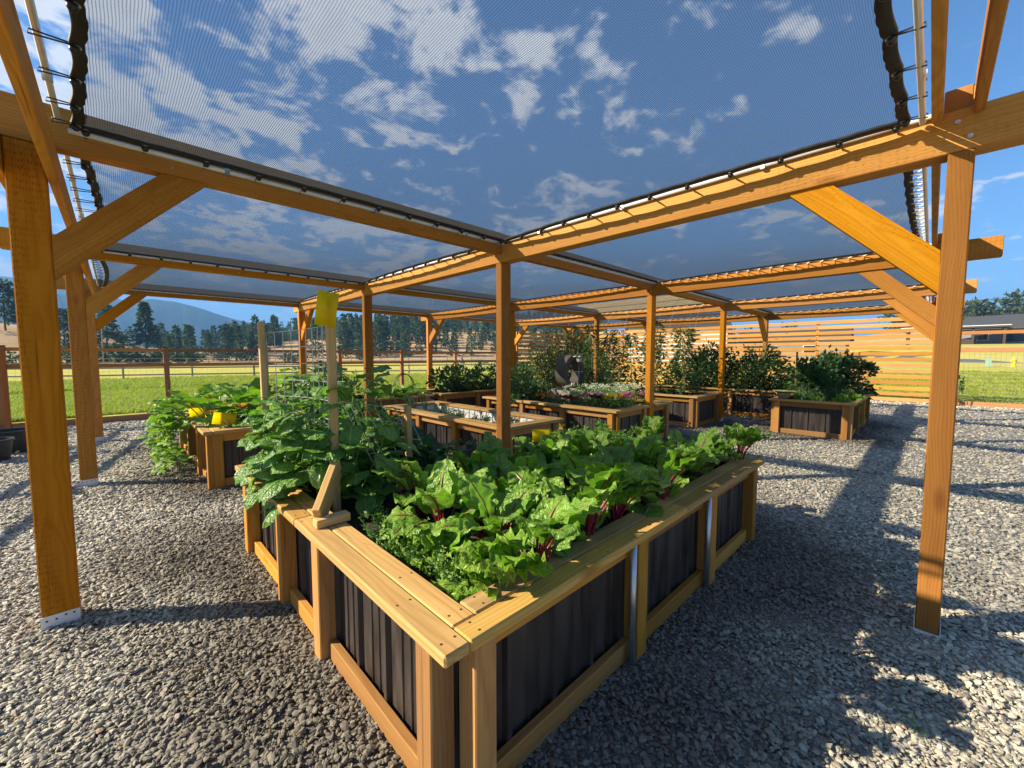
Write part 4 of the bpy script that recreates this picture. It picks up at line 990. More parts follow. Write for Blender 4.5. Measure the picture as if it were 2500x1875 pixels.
def fountain():
    c = Vector((6.62, 5.12, 1.15)); T = thing('ring_fountain', 'weathered stone ring fountain on a concrete trough', 'fountain', (c.x, c.y, .55))
    mb = MB(); n = 40; Ro, Ri, hy = .335, .235, .125; prof = [(Ro - .01, -hy), (Ro, -hy + .012), (Ro, hy - .012), (Ro - .01, hy), (Ri, hy), (Ri - .005, hy - .01), (Ri - .005, -hy + .01), (Ri, -hy)]; V = []; F = []; k = len(prof)
    for j in range(n):
        a = 2 * math.pi * j / n; e = 1 + .006 * math.sin(a * 7)
        for r, y in prof: V.append((c.x + r * e * math.cos(a), c.y + y, c.z + r * e * math.sin(a)))
    for j in range(n):
        for i in range(k): F.append((j * k + i, j * k + (i + 1) % k, ((j + 1) % n) * k + (i + 1) % k, ((j + 1) % n) * k + i))
    mb.add(V, F); mb.build('stone_ring', MILL, T)
    mb = MB(); 
    for a, b in (((c.x - .42, c.y - .33, .5), (c.x + .3, c.y - .27, .80)), ((c.x - .42, c.y + .21, .5), (c.x + .3, c.y + .27, .80)), ((c.x - .42, c.y - .268, .5), (c.x - .36, c.y + .208, .798)), ((c.x + .24, c.y - .268, .5), (c.x + .3, c.y + .208, .798)), ((c.x - .355, c.y - .265, .5), (c.x + .235, c.y + .205, .74))): mb.box(a, b)
    mb.build('trough', CONC, T)
    mb = MB(); mb.box((c.x - .235, c.y - .15, c.z - .01), (c.x + .235, c.y - .12, c.z + .004)); mb.build('cross_bar', GALV, T)
    mb = MB(); mb.tube([(c.x - .09, c.y - .02, c.z + .27), (c.x - .06, c.y - .2, c.z + .31), (c.x + .0, c.y - .23, c.z + .28), (c.x + .09, c.y - .2, c.z + .31), (c.x + .1, c.y - .02, c.z + .27)], .012, 7); mb.box((c.x - .04, c.y - .25, c.z + .20), (c.x + .05, c.y - .19, c.z + .262)); mb.build('spout', GALV, T)
    g = NT('falling_water'); g.set(Base_Color=(.9, .95, 1.0), Roughness=.05, Transmission_Weight=.9, IOR=1.33)
    mb = MB(); mb.tube([(c.x, c.y - .22, c.z + .2), (c.x + .005, c.y - .22, c.z + .05), (c.x, c.y - .22, c.z - .2)], [.008, .006, .009], 6); mb.build('water_jet', g.m, T, smooth=True)
fountain()

# tomatoes on strings
TOM = [(8.75, 3.75), (8.75, 4.35), (8.75, 4.95), (8.75, 5.55), (8.75, 6.1), (9.3, 3.95), (9.3, 4.7), (9.3, 5.6)]
for k, (x, y) in enumerate(TOM):
    h = random.uniform(1.35, 1.65); T = thing('tomato_plant', 'tall tomato plant trained up a string before the slat screen', 'tomato plant', (x, y, .55), 'tomato plants on strings')
    n = 620; t = RNG.random(n) ** .85; a = RNG.random(n) * 6.28; r = (.34 - .20 * t) * np.sqrt(RNG.random(n)) * (1 + .35 * np.sin(9 * t + k)); P = np.stack([r * np.cos(a), r * np.sin(a), .06 + h * t], 1); D = np.stack([np.cos(a), np.sin(a), RNG.normal(-.35, .4, n)], 1)
    V, F = leaf_cloud(P, D, .085, .42); tag(link('foliage', mesh('foliage', V, F, L_TOMA), T, (x, y, .55)), kind='stuff')
    mb = MB(); P0 = Vector((x, y, .55)); mb.tube([P0 + Vector((.03 * math.sin(i + k), .03 * math.cos(1.3 * i), h * i / 6)) for i in range(7)], [.011, .010, .009, .008, .007, .005, .003], 5)
    for i in range(9): a = i * 2.4; z = .15 + h * i / 10; mb.bar((x, y, .55 + z), (x + .22 * math.cos(a), y + .22 * math.sin(a), .55 + z + .06), .004, 4)
    mb.build('stem', STALK_G, T)
    for i in range(3): a = 2.0 + i; mb = MB(); mb.lathe([(.03 * math.sin(q), -.03 * math.cos(q)) for q in np.linspace(0, math.pi, 7)], 9, (x - .16 + .03 * i, y + .1 * math.cos(a), .72 + .09 * i)); mb.build('fruit', TOMATO_Y if i else STALK_G, T, smooth=True)
    st = MB(); st.bar((x, y, .6), (CX[3] - .10, y, 2.68), .0022, 3); o = st.build('garden_twine', WCORD); tag(o, 'thin twine tied from plank down to a tomato plant', 'twine', 'tomato twines')
# berry bushes
for k, (x, y, h) in enumerate([(11.25, 2.75, 1.15), (11.4, 3.4, 1.2), (11.35, 4.05, 1.3), (11.45, 4.75, 1.2), (11.8, 3.1, 1.25), (11.9, 4.3, 1.35)]):
    bush('berry_bush', 'dense dark raspberry bush beside the slat screen', 'berry bush', x, y, .3, .52, .52, h, 1500, .085, L_RASP, 'raspberry bushes', 34, .6, sig=.17)
for k, (x, y, h) in enumerate([(10.6, 1.6, .85), (11.1, 1.35, .9), (11.5, 1.65, .85), (11.75, 1.2, .75), (10.3, 1.75, .75), (10.85, 1.9, .8)]):
    bush('berry_bush', 'leafy berry bush in the bed with the clay bowl', 'berry bush', x, y, .5, .40, .38, h, 900, .10, L_RASP if k % 2 else L_HERB, 'berry bushes in the clay bowl bed', 22, .6, sig=.18)
for x, y in ((9.7, 1.35), (9.55, 1.6), (9.85, 1.75), (9.65, 1.15), (10.05, 1.2)): blades('chive_clump', 'clump of chives in the bed with the clay bowl', 'chives', x, y, .55, 60, .36, .004, L_CHIV, 'chive clumps', .5, .5)
for x, y in ((9.3, 1.75), (9.35, 1.45)): fern_plant(x, y, .55, .28, 10, 'feathery dill beside the clay bowl', 'dill plants', L_CARR, 'dill_plant', 'dill')
for x, y in ((9.35, 1.08), (9.75, 1.02), (9.5, 1.05), (10.2, 1.03), (10.5, 1.05)): bush('strawberry_plant', 'low strawberry plant at the rim near the clay bowl', 'strawberry', x, y, .54, .16, .12, .17, 120, .085, L_SQUA, 'strawberry plants', 9, .75)
for x, y in ((10.15, 1.95), (11.6, 1.1)): 
    b_ = board('garden_stake', (x, y, .5), (x, y, 1.55), .03, .03, W_FENCE, None, up=(0, 1, 0)); tag(b_, 'thin brown stake standing among the berry bushes', 'stake', 'stakes in the berry bed')
# climbing bush by the far corner and its neighbours
for x, y, h, r in ((10.6, 8.75, 2.3, 1.0), (11.5, 8.3, 2.1, .8), (9.9, 8.3, 1.5, .7)):
    bush('vine_bush', 'tall twiggy vine bush behind the stone ring fountain', 'vine', x, y, 0, r, r, h, 2600, .10, L_VINE, 'vine bushes behind the fountain', 44, .5, 8, sig=.16)
bush('rose_bush', 'leafy shrub growing at the wire fence beside the post', 'shrub', 17.7, -.58, 0, .16, .14, .85, 70, .12, L_HERB, None, 6)
for k, (x, y) in enumerate([(10.2, 6.9), (10.8, 7.2), (10.4, 7.5)]): bush('rose_bush', 'dark shrub between tomato bed and vine bush', 'shrub', x, y, 0, .5, .5, 1.5, 900, .09, L_TOMA, 'dark shrubs behind the tomatoes', 24)

# ------------------------------------------------------------------ trellis, stakes, cards
S1 = Vector((.88, 2.36, .55)); S3 = Vector((.80, 3.50, .55)); S2 = Vector((1.42, 2.47, .55))
def trellis():
    T = thing('wire_trellis', 'galvanised wire trellis panel bowed between pine stakes', 'trellis', (S1.x, S1.y, .55))
    mb = MB()
    def surf(u, v):     # u along from far stake to near stake; v up
        p = S3.lerp(S1, u); bow = .10 * math.sin(math.pi * u); z = .58 + v * (1.06 + .03 * u)
        return Vector((p.x + bow + .02, p.y, z))
    nu, nv = 12, 9
    for i in range(nu + 1):
        u = i / nu; mb.tube([surf(u, v / 6) for v in range(7)], .0028, 5)
    for j in range(nv + 1):
        v = j / nv; mb.tube([surf(u / 16, v) + Vector((.005, 0, 0)) for u in range(17)], .0028, 5)
    mb.build('wire_grid', WIRE, T)
    mb = MB()                           # lower leaning panel towards the short stake
    def surf2(u, v):
        a = Vector((S1.x + .05, S1.y + .02, 1.20)); b = Vector((S2.x - .02, S2.y, 1.10)); c = a.lerp(b, u); return c + Vector((.25 * v, -.02 * v, -.55 * v)) + Vector((0, .10 * math.sin(math.pi * u), 0))
    for i in range(8): mb.tube([surf2(i / 7, v / 4) for v in range(5)], .0026, 5)
    for j in range(6): mb.tube([surf2(u / 6, j / 5) + Vector((.004, 0, 0)) for u in range(7)], .0026, 5)
    mb.build('wire_grid', WIRE, T)
trellis()
o = board('garden_stake', S1 + Vector((0, 0, -.2)), (S1.x - .005, S1.y + .01, 1.785), .040, .040, W_STAKE, None, up=(0, 1, 0)); tag(o, 'tall pine stake carrying a yellow card above the front bed', 'stake')
o = board('garden_stake', S3 + Vector((0, 0, -.2)), (S3.x - .01, S3.y, 1.72), .040, .040, W_STAKE, None, up=(0, 1, 0)); tag(o, 'pine stake at the far end of the wire trellis', 'stake')
o = board('garden_stake', S2 + Vector((0, 0, -.2)), (S2.x - .01, S2.y, 1.125), .040, .040, W_STAKE, None, up=(0, 1, 0)); tag(o, 'short pine stake at the low end of the wire', 'stake')
def gusset():
    T = thing('stake_brace', 'triangular timber brace screwed to the rim beside the tall stake', 'brace', (.72, 2.05, ZR))
    p0 = Vector((.665, 2.03, ZR + .03)); p1 = Vector((.86, 2.28, ZR + .21))
    board('brace_board', p0, p1, .038, .12, W_STAKE, T)
    board('cleat', (.64, 2.0, ZR + .022), (.80, 2.0, ZR + .022), .06, .04, W_STAKE, T)
    for dx in (.0, .05):
        mb = MB(); mb.lathe([(0, .006), (.006, .005), (.009, 0), (0, 0)], 8, (.70 + dx, 2.0, ZR + .043)); mb.build('screw_head', GALV, T)
gusset()
def card(label, c, w, h, rz, tilt, bend, stick=None, group='yellow sticky cards'):
    c = Vector(c); T = thing('sticky_card', label, 'insect card', c, group); V = []; F = []; n = 8; R = Matrix.Rotation(rz, 3, 'Z') @ Matrix.Rotation(tilt, 3, 'Y')
    for i in range(n + 1):
        u = i / n - .5
        for v in (-.5, 0, .5):
            p = Vector((u * w, bend * (1 - 4 * u * u) + .02 * v * u, v * h)); q = R @ p; V.append(tuple(q)); 
    for i in range(n):
        for j in range(2): a = i * 3 + j; F.append((a, a + 3, a + 4, a + 1))
    me = mesh('card', V, F, YELLOW, True); ob = link('card', me, T, c); md = ob.modifiers.new('thick', 'SOLIDIFY'); md.thickness = .0012
    if stick:
        mb = MB(); mb.bar(stick, c, .0025, 5); mb.build('stick', WCORD, T)
card('yellow card clipped to the top of the tall stake', (S1.x - .035, S1.y - .03, 1.725), .105, .19, rad(-25), rad(8), .022)
card('yellow card standing at the corner of the squash bed rim', (.715, 6.45, .745), .17, .13, rad(-12), rad(-4), .02, (.72, 6.46, .60))
card('yellow card leaning over the near rim of the squash bed', (.86, 5.60, .745), .22, .135, rad(-8), rad(12), .03, (.95, 5.62, .55))
card('yellow card half hidden behind the tall beet leaves', (2.36, 2.1, .84), .14, .10, rad(-45), rad(2), .02, (2.36, 2.1, .55))
def pot(label, x, y, r, h):
    T = thing('nursery_pot', label, 'plant pot', (x, y, 0), 'black nursery pots by the fence'); mb = MB()
    mb.lathe([(0, .008), (r * .80, .008), (r * .82, 0.0), (r * .97, h * .9), (r * 1.06, h * .9), (r * 1.06, h), (r * .95, h), (r * .93, h * .88), (r * .78, .03), (0, .03)], 28, (x, y, 0)); mb.build('shell', POTB, T, smooth=False)
    mb = MB(); mb.lathe([(0, h * .72), (r * .9, h * .72)], 20, (x, y, 0)); mb.build('potting_soil', SOIL, T)
pot('larger black nursery pot nearest the tall timber post', -1.22, 9.75, .26, .34); pot('smaller black nursery pot in front of the larger one', -1.32, 9.1, .22, .30)
def hose():
    T = thing('hose_coil', 'black hose coil hung against the meadow fence post', 'hose', (7.03, FENCE_Y - .12, 0)); mb = MB()
    P = []
    for i in range(100):
        a = i / 100 * 2 * math.pi * 3; r = .40 + .03 * math.sin(i * .21); P.append((7.0 + r * math.cos(a) * .9, FENCE_Y - .1 - .0012 * i, .44 + r * math.sin(a)))
    mb.tube(P, .011, 6); mb.build('tubing', BLACK, T, smooth=True)
hose()
def bowl():
    x, y = 9.16, 1.95; T = thing('clay_bowl', 'clay bowl with a painted plate on the bed rim corner', 'bowl', (x, y, ZR)); mb = MB()
    mb.lathe([(0, 0), (.07, 0), (.075, .01), (.115, .08), (.13, .115), (.12, .115), (.1, .07), (0, .03)], 22, (x, y, ZR)); mb.build('bowl_body', CLAY, T, smooth=True)
    mb = MB(); mb.lathe([(0, .122), (.12, .124), (.20, .145), (.205, .15), (.2, .152), (.12, .132), (0, .13)], 26, (x + .02, y - .01, ZR)); mb.build('plate', YELLOW if False else mat_flat('green_yellow_glaze', (.42, .42, .10), .25, var=.6), T, smooth=True)
bowl()
bush('weed', 'small green weed growing in the gravel beside the tall post', 'weed', 2.14, -.04, 0.0, .035, .035, .04, 40, .028, L_CARR, None, 6, .3, 2, STALK_G)

# ------------------------------------------------------------------ trees
def pine_mesh(name, H, R, levels, per, leafs, size, seed, bare=.12, crown_pow=.8):
    rg = np.random.default_rng(seed); P = []; D = []
    for l in range(levels):
        t = bare + (1 - bare) * (l + rg.random() * .6) / levels; rr = R * (1 - t) ** crown_pow * (.75 + .5 * rg.random()) + .02 * R; z = H * t
        for b in range(per):
            if rg.random() < .12: continue
            a = 2 * math.pi * (b + rg.random()) / per; br = rr * (.7 + .5 * rg.random()); droop = -.12 - .15 * rg.random()
            for k in range(leafs):
                s = (.2 + .8 * (k + rg.random()) / leafs) * br; P.append((s * math.cos(a) + rg.normal() * .05 * R, s * math.sin(a) + rg.normal() * .05 * R, z + droop * s + rg.normal() * .03 * R + .0 * H)); D.append((math.cos(a + rg.normal() * .5), math.sin(a + rg.normal() * .5), .1 + rg.normal() * .45))
    P.append((0, 0, H * .97)); D.append((0, 0, 1))
    V, F = leaf_cloud(np.array(P), np.array(D), size, .55, .15); return mesh(name, V, F, L_PINE)
def trunk_mesh(H, r): mb = MB(); mb.tube([(0, 0, -.3), (.0, 0, H * .3), (.01 * H, 0, H * .65), (.005 * H, 0, H * .96)], [r, r * .8, r * .5, r * .08], 6); return mb.mesh('trunk', BARK)
FAR = [pine_mesh('crown', 10, 1.75 + .3 * (i % 3), 20, 6, 4, .85, 100 + i, .05, 1.0) for i in range(6)]; FART = trunk_mesh(10, .17)
BIG = [pine_mesh('crown', 16, 3.4, 26, 8, 8, 1.05, 200, .16, .6), pine_mesh('crown', 16, 4.6, 20, 8, 8, 1.2, 201, .22, .45), pine_mesh('crown', 16, 5.0, 18, 9, 8, 1.25, 202, .2, .35)]; BIGT = trunk_mesh(16, .28)
def tree(crown, trunk, label, cat, x, y, s, group=None, name='pine_tree', rz=None):
    T = thing(name, label, cat, (x, y, terrain_z(x, y) - .05), group); o = link('crown', crown, T, T.location, (0, 0, random.uniform(0, 6.28) if rz is None else rz), s); link('trunk', trunk, T, T.location, None, s); tag(o, kind='stuff'); return T
def tree_px(kind, label, px, py_base, py_top, d, group=None):
    b = at_dist(px, py_base, d); t = at_dist(px, py_top, d); s = (t.z - terrain_z(b.x, b.y)) / 16; tree(BIG[kind], BIGT, label, 'pine', b.x, b.y, s, group)
tree_px(0, 'tall lone pine standing on the slope of the dry hill', 357, 842, 738, 142)
tree_px(1, 'lower pine leaning against the tall lone pine', 376, 845, 790, 146)
tree_px(1, 'broad pine on the hill crest under the second timber brace', 262, 824, 742, 146)
tree_px(2, 'big dark pine at the edge of the dry hill crest', 12, 790, 684, 132)
tree_px(1, 'dark pine on the slope between the near timber posts', 158, 842, 752, 118)
tree_px(2, 'dark pine below the hill crest at the near post', 60, 800, 715, 140)
def forest():
    k = 0; cells = []
    for i in range(300):
        px = random.uniform(395, 1460) if i < 200 else random.uniform(840, 1420); d = random.choice([random.uniform(140, 185), random.uniform(180, 235), random.uniform(225, 262)])
        if px < 560: d = random.uniform(150, 215)
        if 560 < px < 760 and d < 190 and random.random() < .55: continue
        cells.append((d, px))
    for d, px in sorted(cells):
        b = at_dist(px, 850, d); h = random.uniform(6.5, 12.5) * (1.0 if px < 1100 else .88) * (1.08 if d < 200 else .95)
        if px < 640: h *= .72 + .28 * smooth(470, 640, px)
        tree(random.choice(FAR), FART, 'dark conifer in the wooded hillside beyond the pasture', 'pine', b.x, b.y, h / 10, 'conifers on the wooded hillside')
    # the mass of the wood behind them
    V0 = np.array([v.co[:] for v in FAR[0].vertices]); F0 = [tuple(p.vertices) for p in FAR[0].polygons]; rs = RNG.permutation(len(F0) // 2)[:150]; q = len(F0) // 2
    Vs = []; Fs = []; base = 0
    for i in range(950):
        px = random.uniform(560, 1480); d = random.uniform(215, 330); b = at_dist(px, 850, d); z = terrain_z(b.x, b.y); s = random.uniform(.6, 1.1); a = random.uniform(0, 6.28); ca, sa = math.cos(a), math.sin(a)
        idx = np.concatenate([V0[5 * r:5 * r + 5] for r in rs]); X = idx * s * np.array([1.15, 1.15, 1]); Y = np.stack([X[:, 0] * ca - X[:, 1] * sa + b.x, X[:, 0] * sa + X[:, 1] * ca + b.y, X[:, 2] + z], 1); Vs.append(Y)
        for m in range(len(rs)): o = base + 5 * m; Fs += [(o, o + 1, o + 2, o + 4), (o, o + 4, o + 2, o + 3)]
        base += len(Y)
    tag(link('forest', mesh('forest', np.concatenate(Vs), Fs, L_PINE)), 'dense conifer wood covering the far hillside', 'forest', kind='stuff')
forest()
ROUND = []
for i in range(3):
    P, D = clumped(420, (0, 0, 2.6), 2.2, 2.2, 2.2, 20, sig=.2); V, F = leaf_cloud(P, D, .85, .6); ROUND.append(mesh('crown', V, F, L_BUSH))
RTRUNK = trunk_mesh(3.5, .2)
for i in range(46):
    px = random.uniform(2290, 3000) if i < 34 else random.uniform(1750, 2290); d = random.uniform(175, 240); b = at_dist(px, 830, d); tree(random.choice(ROUND), RTRUNK, 'rounded dark tree on the ridge above the grey barn', 'tree', b.x, b.y, random.uniform(.9, 1.9), 'trees on the ridge above the barn', 'ridge_tree')
SHR = []
for i in range(3):
    P, D = clumped(380, (0, 0, .55), 1.0, 1.0, .55, 20, sig=.2, zmin=0); V, F = leaf_cloud(P, D, .26, .6); SHR.append(mesh('foliage', V, F, L_BUSH))
STEM_SHR = trunk_mesh(.8, .06)
for px, py, wpx, d in ((262, 850, 52, 128), (292, 826, 44, 140), (290, 874, 62, 104), (350, 875, 44, 102), (388, 875, 40, 101), (440, 875, 62, 100), (30, 877, 44, 96), (165, 850, 40, 112), (165, 876, 50, 98), (420, 858, 30, 125), (700, 868, 30, 115), (720, 872, 40, 112), (890, 862, 34, 118), (640, 862, 22, 122), (1180, 868, 20, 70), (1350, 870, 50, 100), (220, 872, 40, 104), (470, 862, 40, 122), (540, 860, 36, 128), (600, 858, 40, 130)):
    b = at_dist(px, py, d); s = wpx / FPX * d / 2; T = thing('field_shrub', 'rounded green shrub at the foot of the dry hill', 'shrub', (b.x, b.y, terrain_z(b.x, b.y) - .1), 'shrubs at the foot of the dry hill'); f = link('foliage', random.choice(SHR), T, T.location, (0, 0, random.uniform(0, 6)), (s, s, s * .85)); tag(f, kind='stuff'); link('stems', STEM_SHR, T, T.location, None, s)

# ------------------------------------------------------------------ distant buildings and street things
def along(T, c, ax, ay): return lambda u, v, z: (c.x + ax.x * u + ay.x * v, c.y + ax.y * u + ay.y * v, c.z + z)
def obox(mb, f, a, b, m=0):
    u0, v0, z0 = a; u1, v1, z1 = b
    mb.add([f(u0, v0, z0), f(u1, v0, z0), f(u1, v1, z0), f(u0, v1, z0), f(u0, v0, z1), f(u1, v0, z1), f(u1, v1, z1), f(u0, v1, z1)], [(0, 3, 2, 1), (4, 5, 6, 7), (0, 1, 5, 4), (1, 2, 6, 5), (2, 3, 7, 6), (3, 0, 4, 7)], m)
def house(name, label, px, d, w, dep, h, roof_h, wall, roof, wins, overhang=.4, rot=0.0, dz=0.0, row=None):
    if row:                                                 # stand where the slope meets this photo row
        for d in range(100, 246, 3):
            q = at_dist(px, row, d)
            if terrain_z(q.x, q.y) >= q.z - .1: break
    b = at_dist(px, 860, d); b.z = terrain_z(b.x, b.y) + dz; T = thing(name, label, 'building', b)
    r = Vector((b.x, b.y, 0)).normalized(); ax = Matrix.Rotation(rot, 3, 'Z') @ Vector((r.y, -r.x, 0)); ay = Matrix.Rotation(rot, 3, 'Z') @ r; f = along(T, b, ax, ay)
    mb = MB(); obox(mb, f, (-w / 2, 0, -1), (w / 2, dep, h)); mb.add([f(-w / 2, 0, h), f(-w / 2, dep, h), f(-w / 2, dep / 2, h + roof_h)], [(0, 1, 2)]); mb.add([f(w / 2, 0, h), f(w / 2, dep, h), f(w / 2, dep / 2, h + roof_h)], [(0, 2, 1)]); mb.build('wall', wall, T)
    mb = MB(); o = overhang; e = roof_h * o / (dep / 2)
    for s, v0 in ((1, -o), (-1, dep + o)):
        A = [f(-w / 2 - o, v0, h - e), f(w / 2 + o, v0, h - e), f(w / 2 + o, dep / 2, h + roof_h), f(-w / 2 - o, dep / 2, h + roof_h)]; Bq = [(x, y, z + .16) for x, y, z in A]; mb.add(A + Bq, [(0, 1, 2, 3), (7, 6, 5, 4), (0, 4, 5, 1), (1, 5, 6, 2), (2, 6, 7, 3), (3, 7, 4, 0)])
    mb.build('roof', roof, T)
    for u0, u1, z0, z1 in wins:
        mb = MB(); obox(mb, f, (u0 - .07, -.06, z0 - .07), (u1 + .07, -.004, z1 + .07)); wf = mb.build('window', WHITEP, T); mb = MB(); obox(mb, f, (u0, -.08, z0), (u1, -.062, z1)); mb.build('pane', GLASSD, wf)
    return T
house('barn', 'low grey barn with dark roof beyond the shelter', 2490, 205, 13, 9, 2.6, 2.0, GREYP, DARKROOF, [(-5, -3.4, .6, 1.8), (-1.5, 1.0, .2, 2.2), (3, 5, .9, 2.1)], .7, rad(-12), 0, 839)
house('house', 'white house partly seen above the slat screen', 1650, 62, 13, 8, 5.2, 1.9, WHITEP, DARKROOF, [(-3, -1.6, 3.2, 4.6), (1.5, 3.0, 3.2, 4.6), (-4, -2.2, .8, 2.2), (2, 4, .8, 2.2)], .5, rad(6))
house('house', 'grey house glimpsed through the slat screen', 1930, 70, 12, 8, 3.0, 1.8, GREYP, DARKROOF, [(-3, -1.6, 1, 2.2), (1.5, 3.0, 1, 2.2)], .5, rad(-8))
def shelter():
    b = at_dist(2352, 849, 95); b.z = terrain_z(b.x, b.y); T = thing('picnic_shelter', 'dark open sided shelter with a flat roof beside the barn', 'shelter', b); r = Vector((b.x, b.y, 0)).normalized(); f = along(T, b, Vector((r.y, -r.x, 0)), r)
    mb = MB(); obox(mb, f, (-7.2, -.5, 2.35), (4.6, 4, 2.6)); mb.build('roof', [DARKROOF], T)
    mb = MB(); obox(mb, f, (-7.2, -.52, 2.6), (4.6, 4, 2.68)); mb.build('roof_edge', WHITEP, T)
    for u in (-6.4, -1.6, .9, 4.0):
        for v in (0, 3.4): mb = MB(); obox(mb, f, (u - .13, v - .13, -1), (u + .13, v + .13, 2.35)); mb.build('post', DARKW, T)
    mb = MB(); obox(mb, f, (-1.9, .2, -1), (1.3, 1.2, .62)); mb.build('counter', DARKW, T)
shelter()
def hydrant():
    b = at_dist(2475, 885, 54); b.z = terrain_z(b.x, b.y); T = thing('fire_hydrant', 'yellow fire hydrant on the far grass verge', 'hydrant', b); mb = MB()
    mb.lathe([(.17, 0), (.17, .05), (.12, .06), (.12, .5), (.16, .52), (.16, .56), (.13, .58), (.11, .68), (.05, .76), (.03, .8), (0, .8)], 14, tuple(b)); mb.build('barrel', HYD, T, smooth=False)
    for s in (-1, 1): m2 = MB(); m2.bar((b.x + s * .1 * _s, b.y - s * .1 * _c, b.z + .42), (b.x + s * .22 * _s, b.y - s * .22 * _c, b.z + .42), .065, 10); m2.build('nozzle', HYD, T)
hydrant()
def utility_box():
    b = at_dist(2413, 885, 52); b.z = terrain_z(b.x, b.y); T = thing('utility_box', 'pale green utility box near the hydrant', 'utility box', b); r = Vector((b.x, b.y, 0)).normalized(); f = along(T, b, Vector((r.y, -r.x, 0)), r)
    mb = MB(); obox(mb, f, (-.17, 0, 0), (.17, .35, .74)); mb.build('cabinet', BOXG, T); mb = MB(); obox(mb, f, (-.19, -.02, .742), (.19, .37, .80)); mb.build('lid', BOXG, T)
utility_box()
def wire_pen():
    b = at_dist(1182, 896, 56); b.z = terrain_z(b.x, b.y); T = thing('wire_pen', 'grey wire animal pen standing in the pasture', 'pen', b); r = Vector((b.x, b.y, 0)).normalized(); f = along(T, b, Vector((r.y, -r.x, 0)), r)
    for u in np.linspace(-1.8, 5.0, 8):
        for v in (0, 2.2): mb = MB(); mb.bar(f(u, v, 0), f(u, v, 1.3), .035, 5); mb.build('post', WIRE, T)
    for v in (0, 2.2): 
        o = wire_mesh(f(-1.8, v, 0)[:2] + (0,), f(5.0, v, 0)[:2] + (0,), b.z + .05, b.z + 1.3, .3, .2, .012, 'wire_mesh', WIRE, T)
wire_pen()
def tarp():
    b = at_dist(1128, 874, 75); b.z = terrain_z(b.x, b.y); T = thing('covered_heap', 'small blue grey tarp covered heap far out in the pasture', 'tarp', b); mb = MB(); mb.lathe([(.55, 0), (.5, .35), (.3, .65), (.12, .85), (0, .92)], 9, tuple(b)); mb.build('tarp', mat_flat('blue_grey_tarp', (.10, .12, .17), .6), T)
    mb = MB(); mb.lathe([(.16, .8), (.18, .92), (.12, 1.08), (0, 1.12)], 8, tuple(b)); mb.build('tied_top', DARKW, T)
tarp()
def power_pole():
    b = at_dist(252, 872, 100); T = thing('utility_pole', 'thin grey pole among the hill shrubs', 'pole', (b.x, b.y, terrain_z(b.x, b.y))); z = T.location.z
    mb = MB(); mb.bar((b.x, b.y, z - .2), (b.x, b.y, z + 6.5), .11, 7, 0, .08); mb.build('shaft', W_GREY, T); mb = MB(); mb.bar((b.x - .7 * _s, b.y + .7 * _c, z + 6.0), (b.x + .7 * _s, b.y - .7 * _c, z + 6.0), .05, 5); mb.build('cross_arm', W_GREY, T)
power_pole()

# ------------------------------------------------------------------ scattered gravel and grass
def rock(seed):
    bm = bmesh.new(); bmesh.ops.create_icosphere(bm, subdivisions=1, radius=1.0); rg = random.Random(seed)
    for v in bm.verts: v.co *= rg.uniform(.72, 1.15)
    me = bpy.data.meshes.new('gravel_stone'); bm.to_mesh(me); bm.free(); me.materials.append(STONE); return bpy.data.objects.new('gravel_stone', me)
def tuft(seed):
    rg = random.Random(seed); mb = MB()
    for i in range(16):
        a = rg.uniform(0, 6.28); L = rg.uniform(.5, 1.0); p = Vector((rg.uniform(-.35, .35), rg.uniform(-.35, .35), 0)); l = rg.uniform(.1, .6); d = Vector((math.cos(a), math.sin(a), 0)); s = Vector((-d.y, d.x, 0)) * .035
        mb.add([p - s, p + s, p + d * l * .4 + Vector((0, 0, L * .6)) + s * .7, p + d * l * .4 + Vector((0, 0, L * .6)) - s * .7, p + d * l + Vector((0, 0, L))], [(0, 1, 2, 3), (3, 2, 4)])
    return bpy.data.objects.new('grass_tuft', mb.mesh('grass_tuft', L_GRAS))
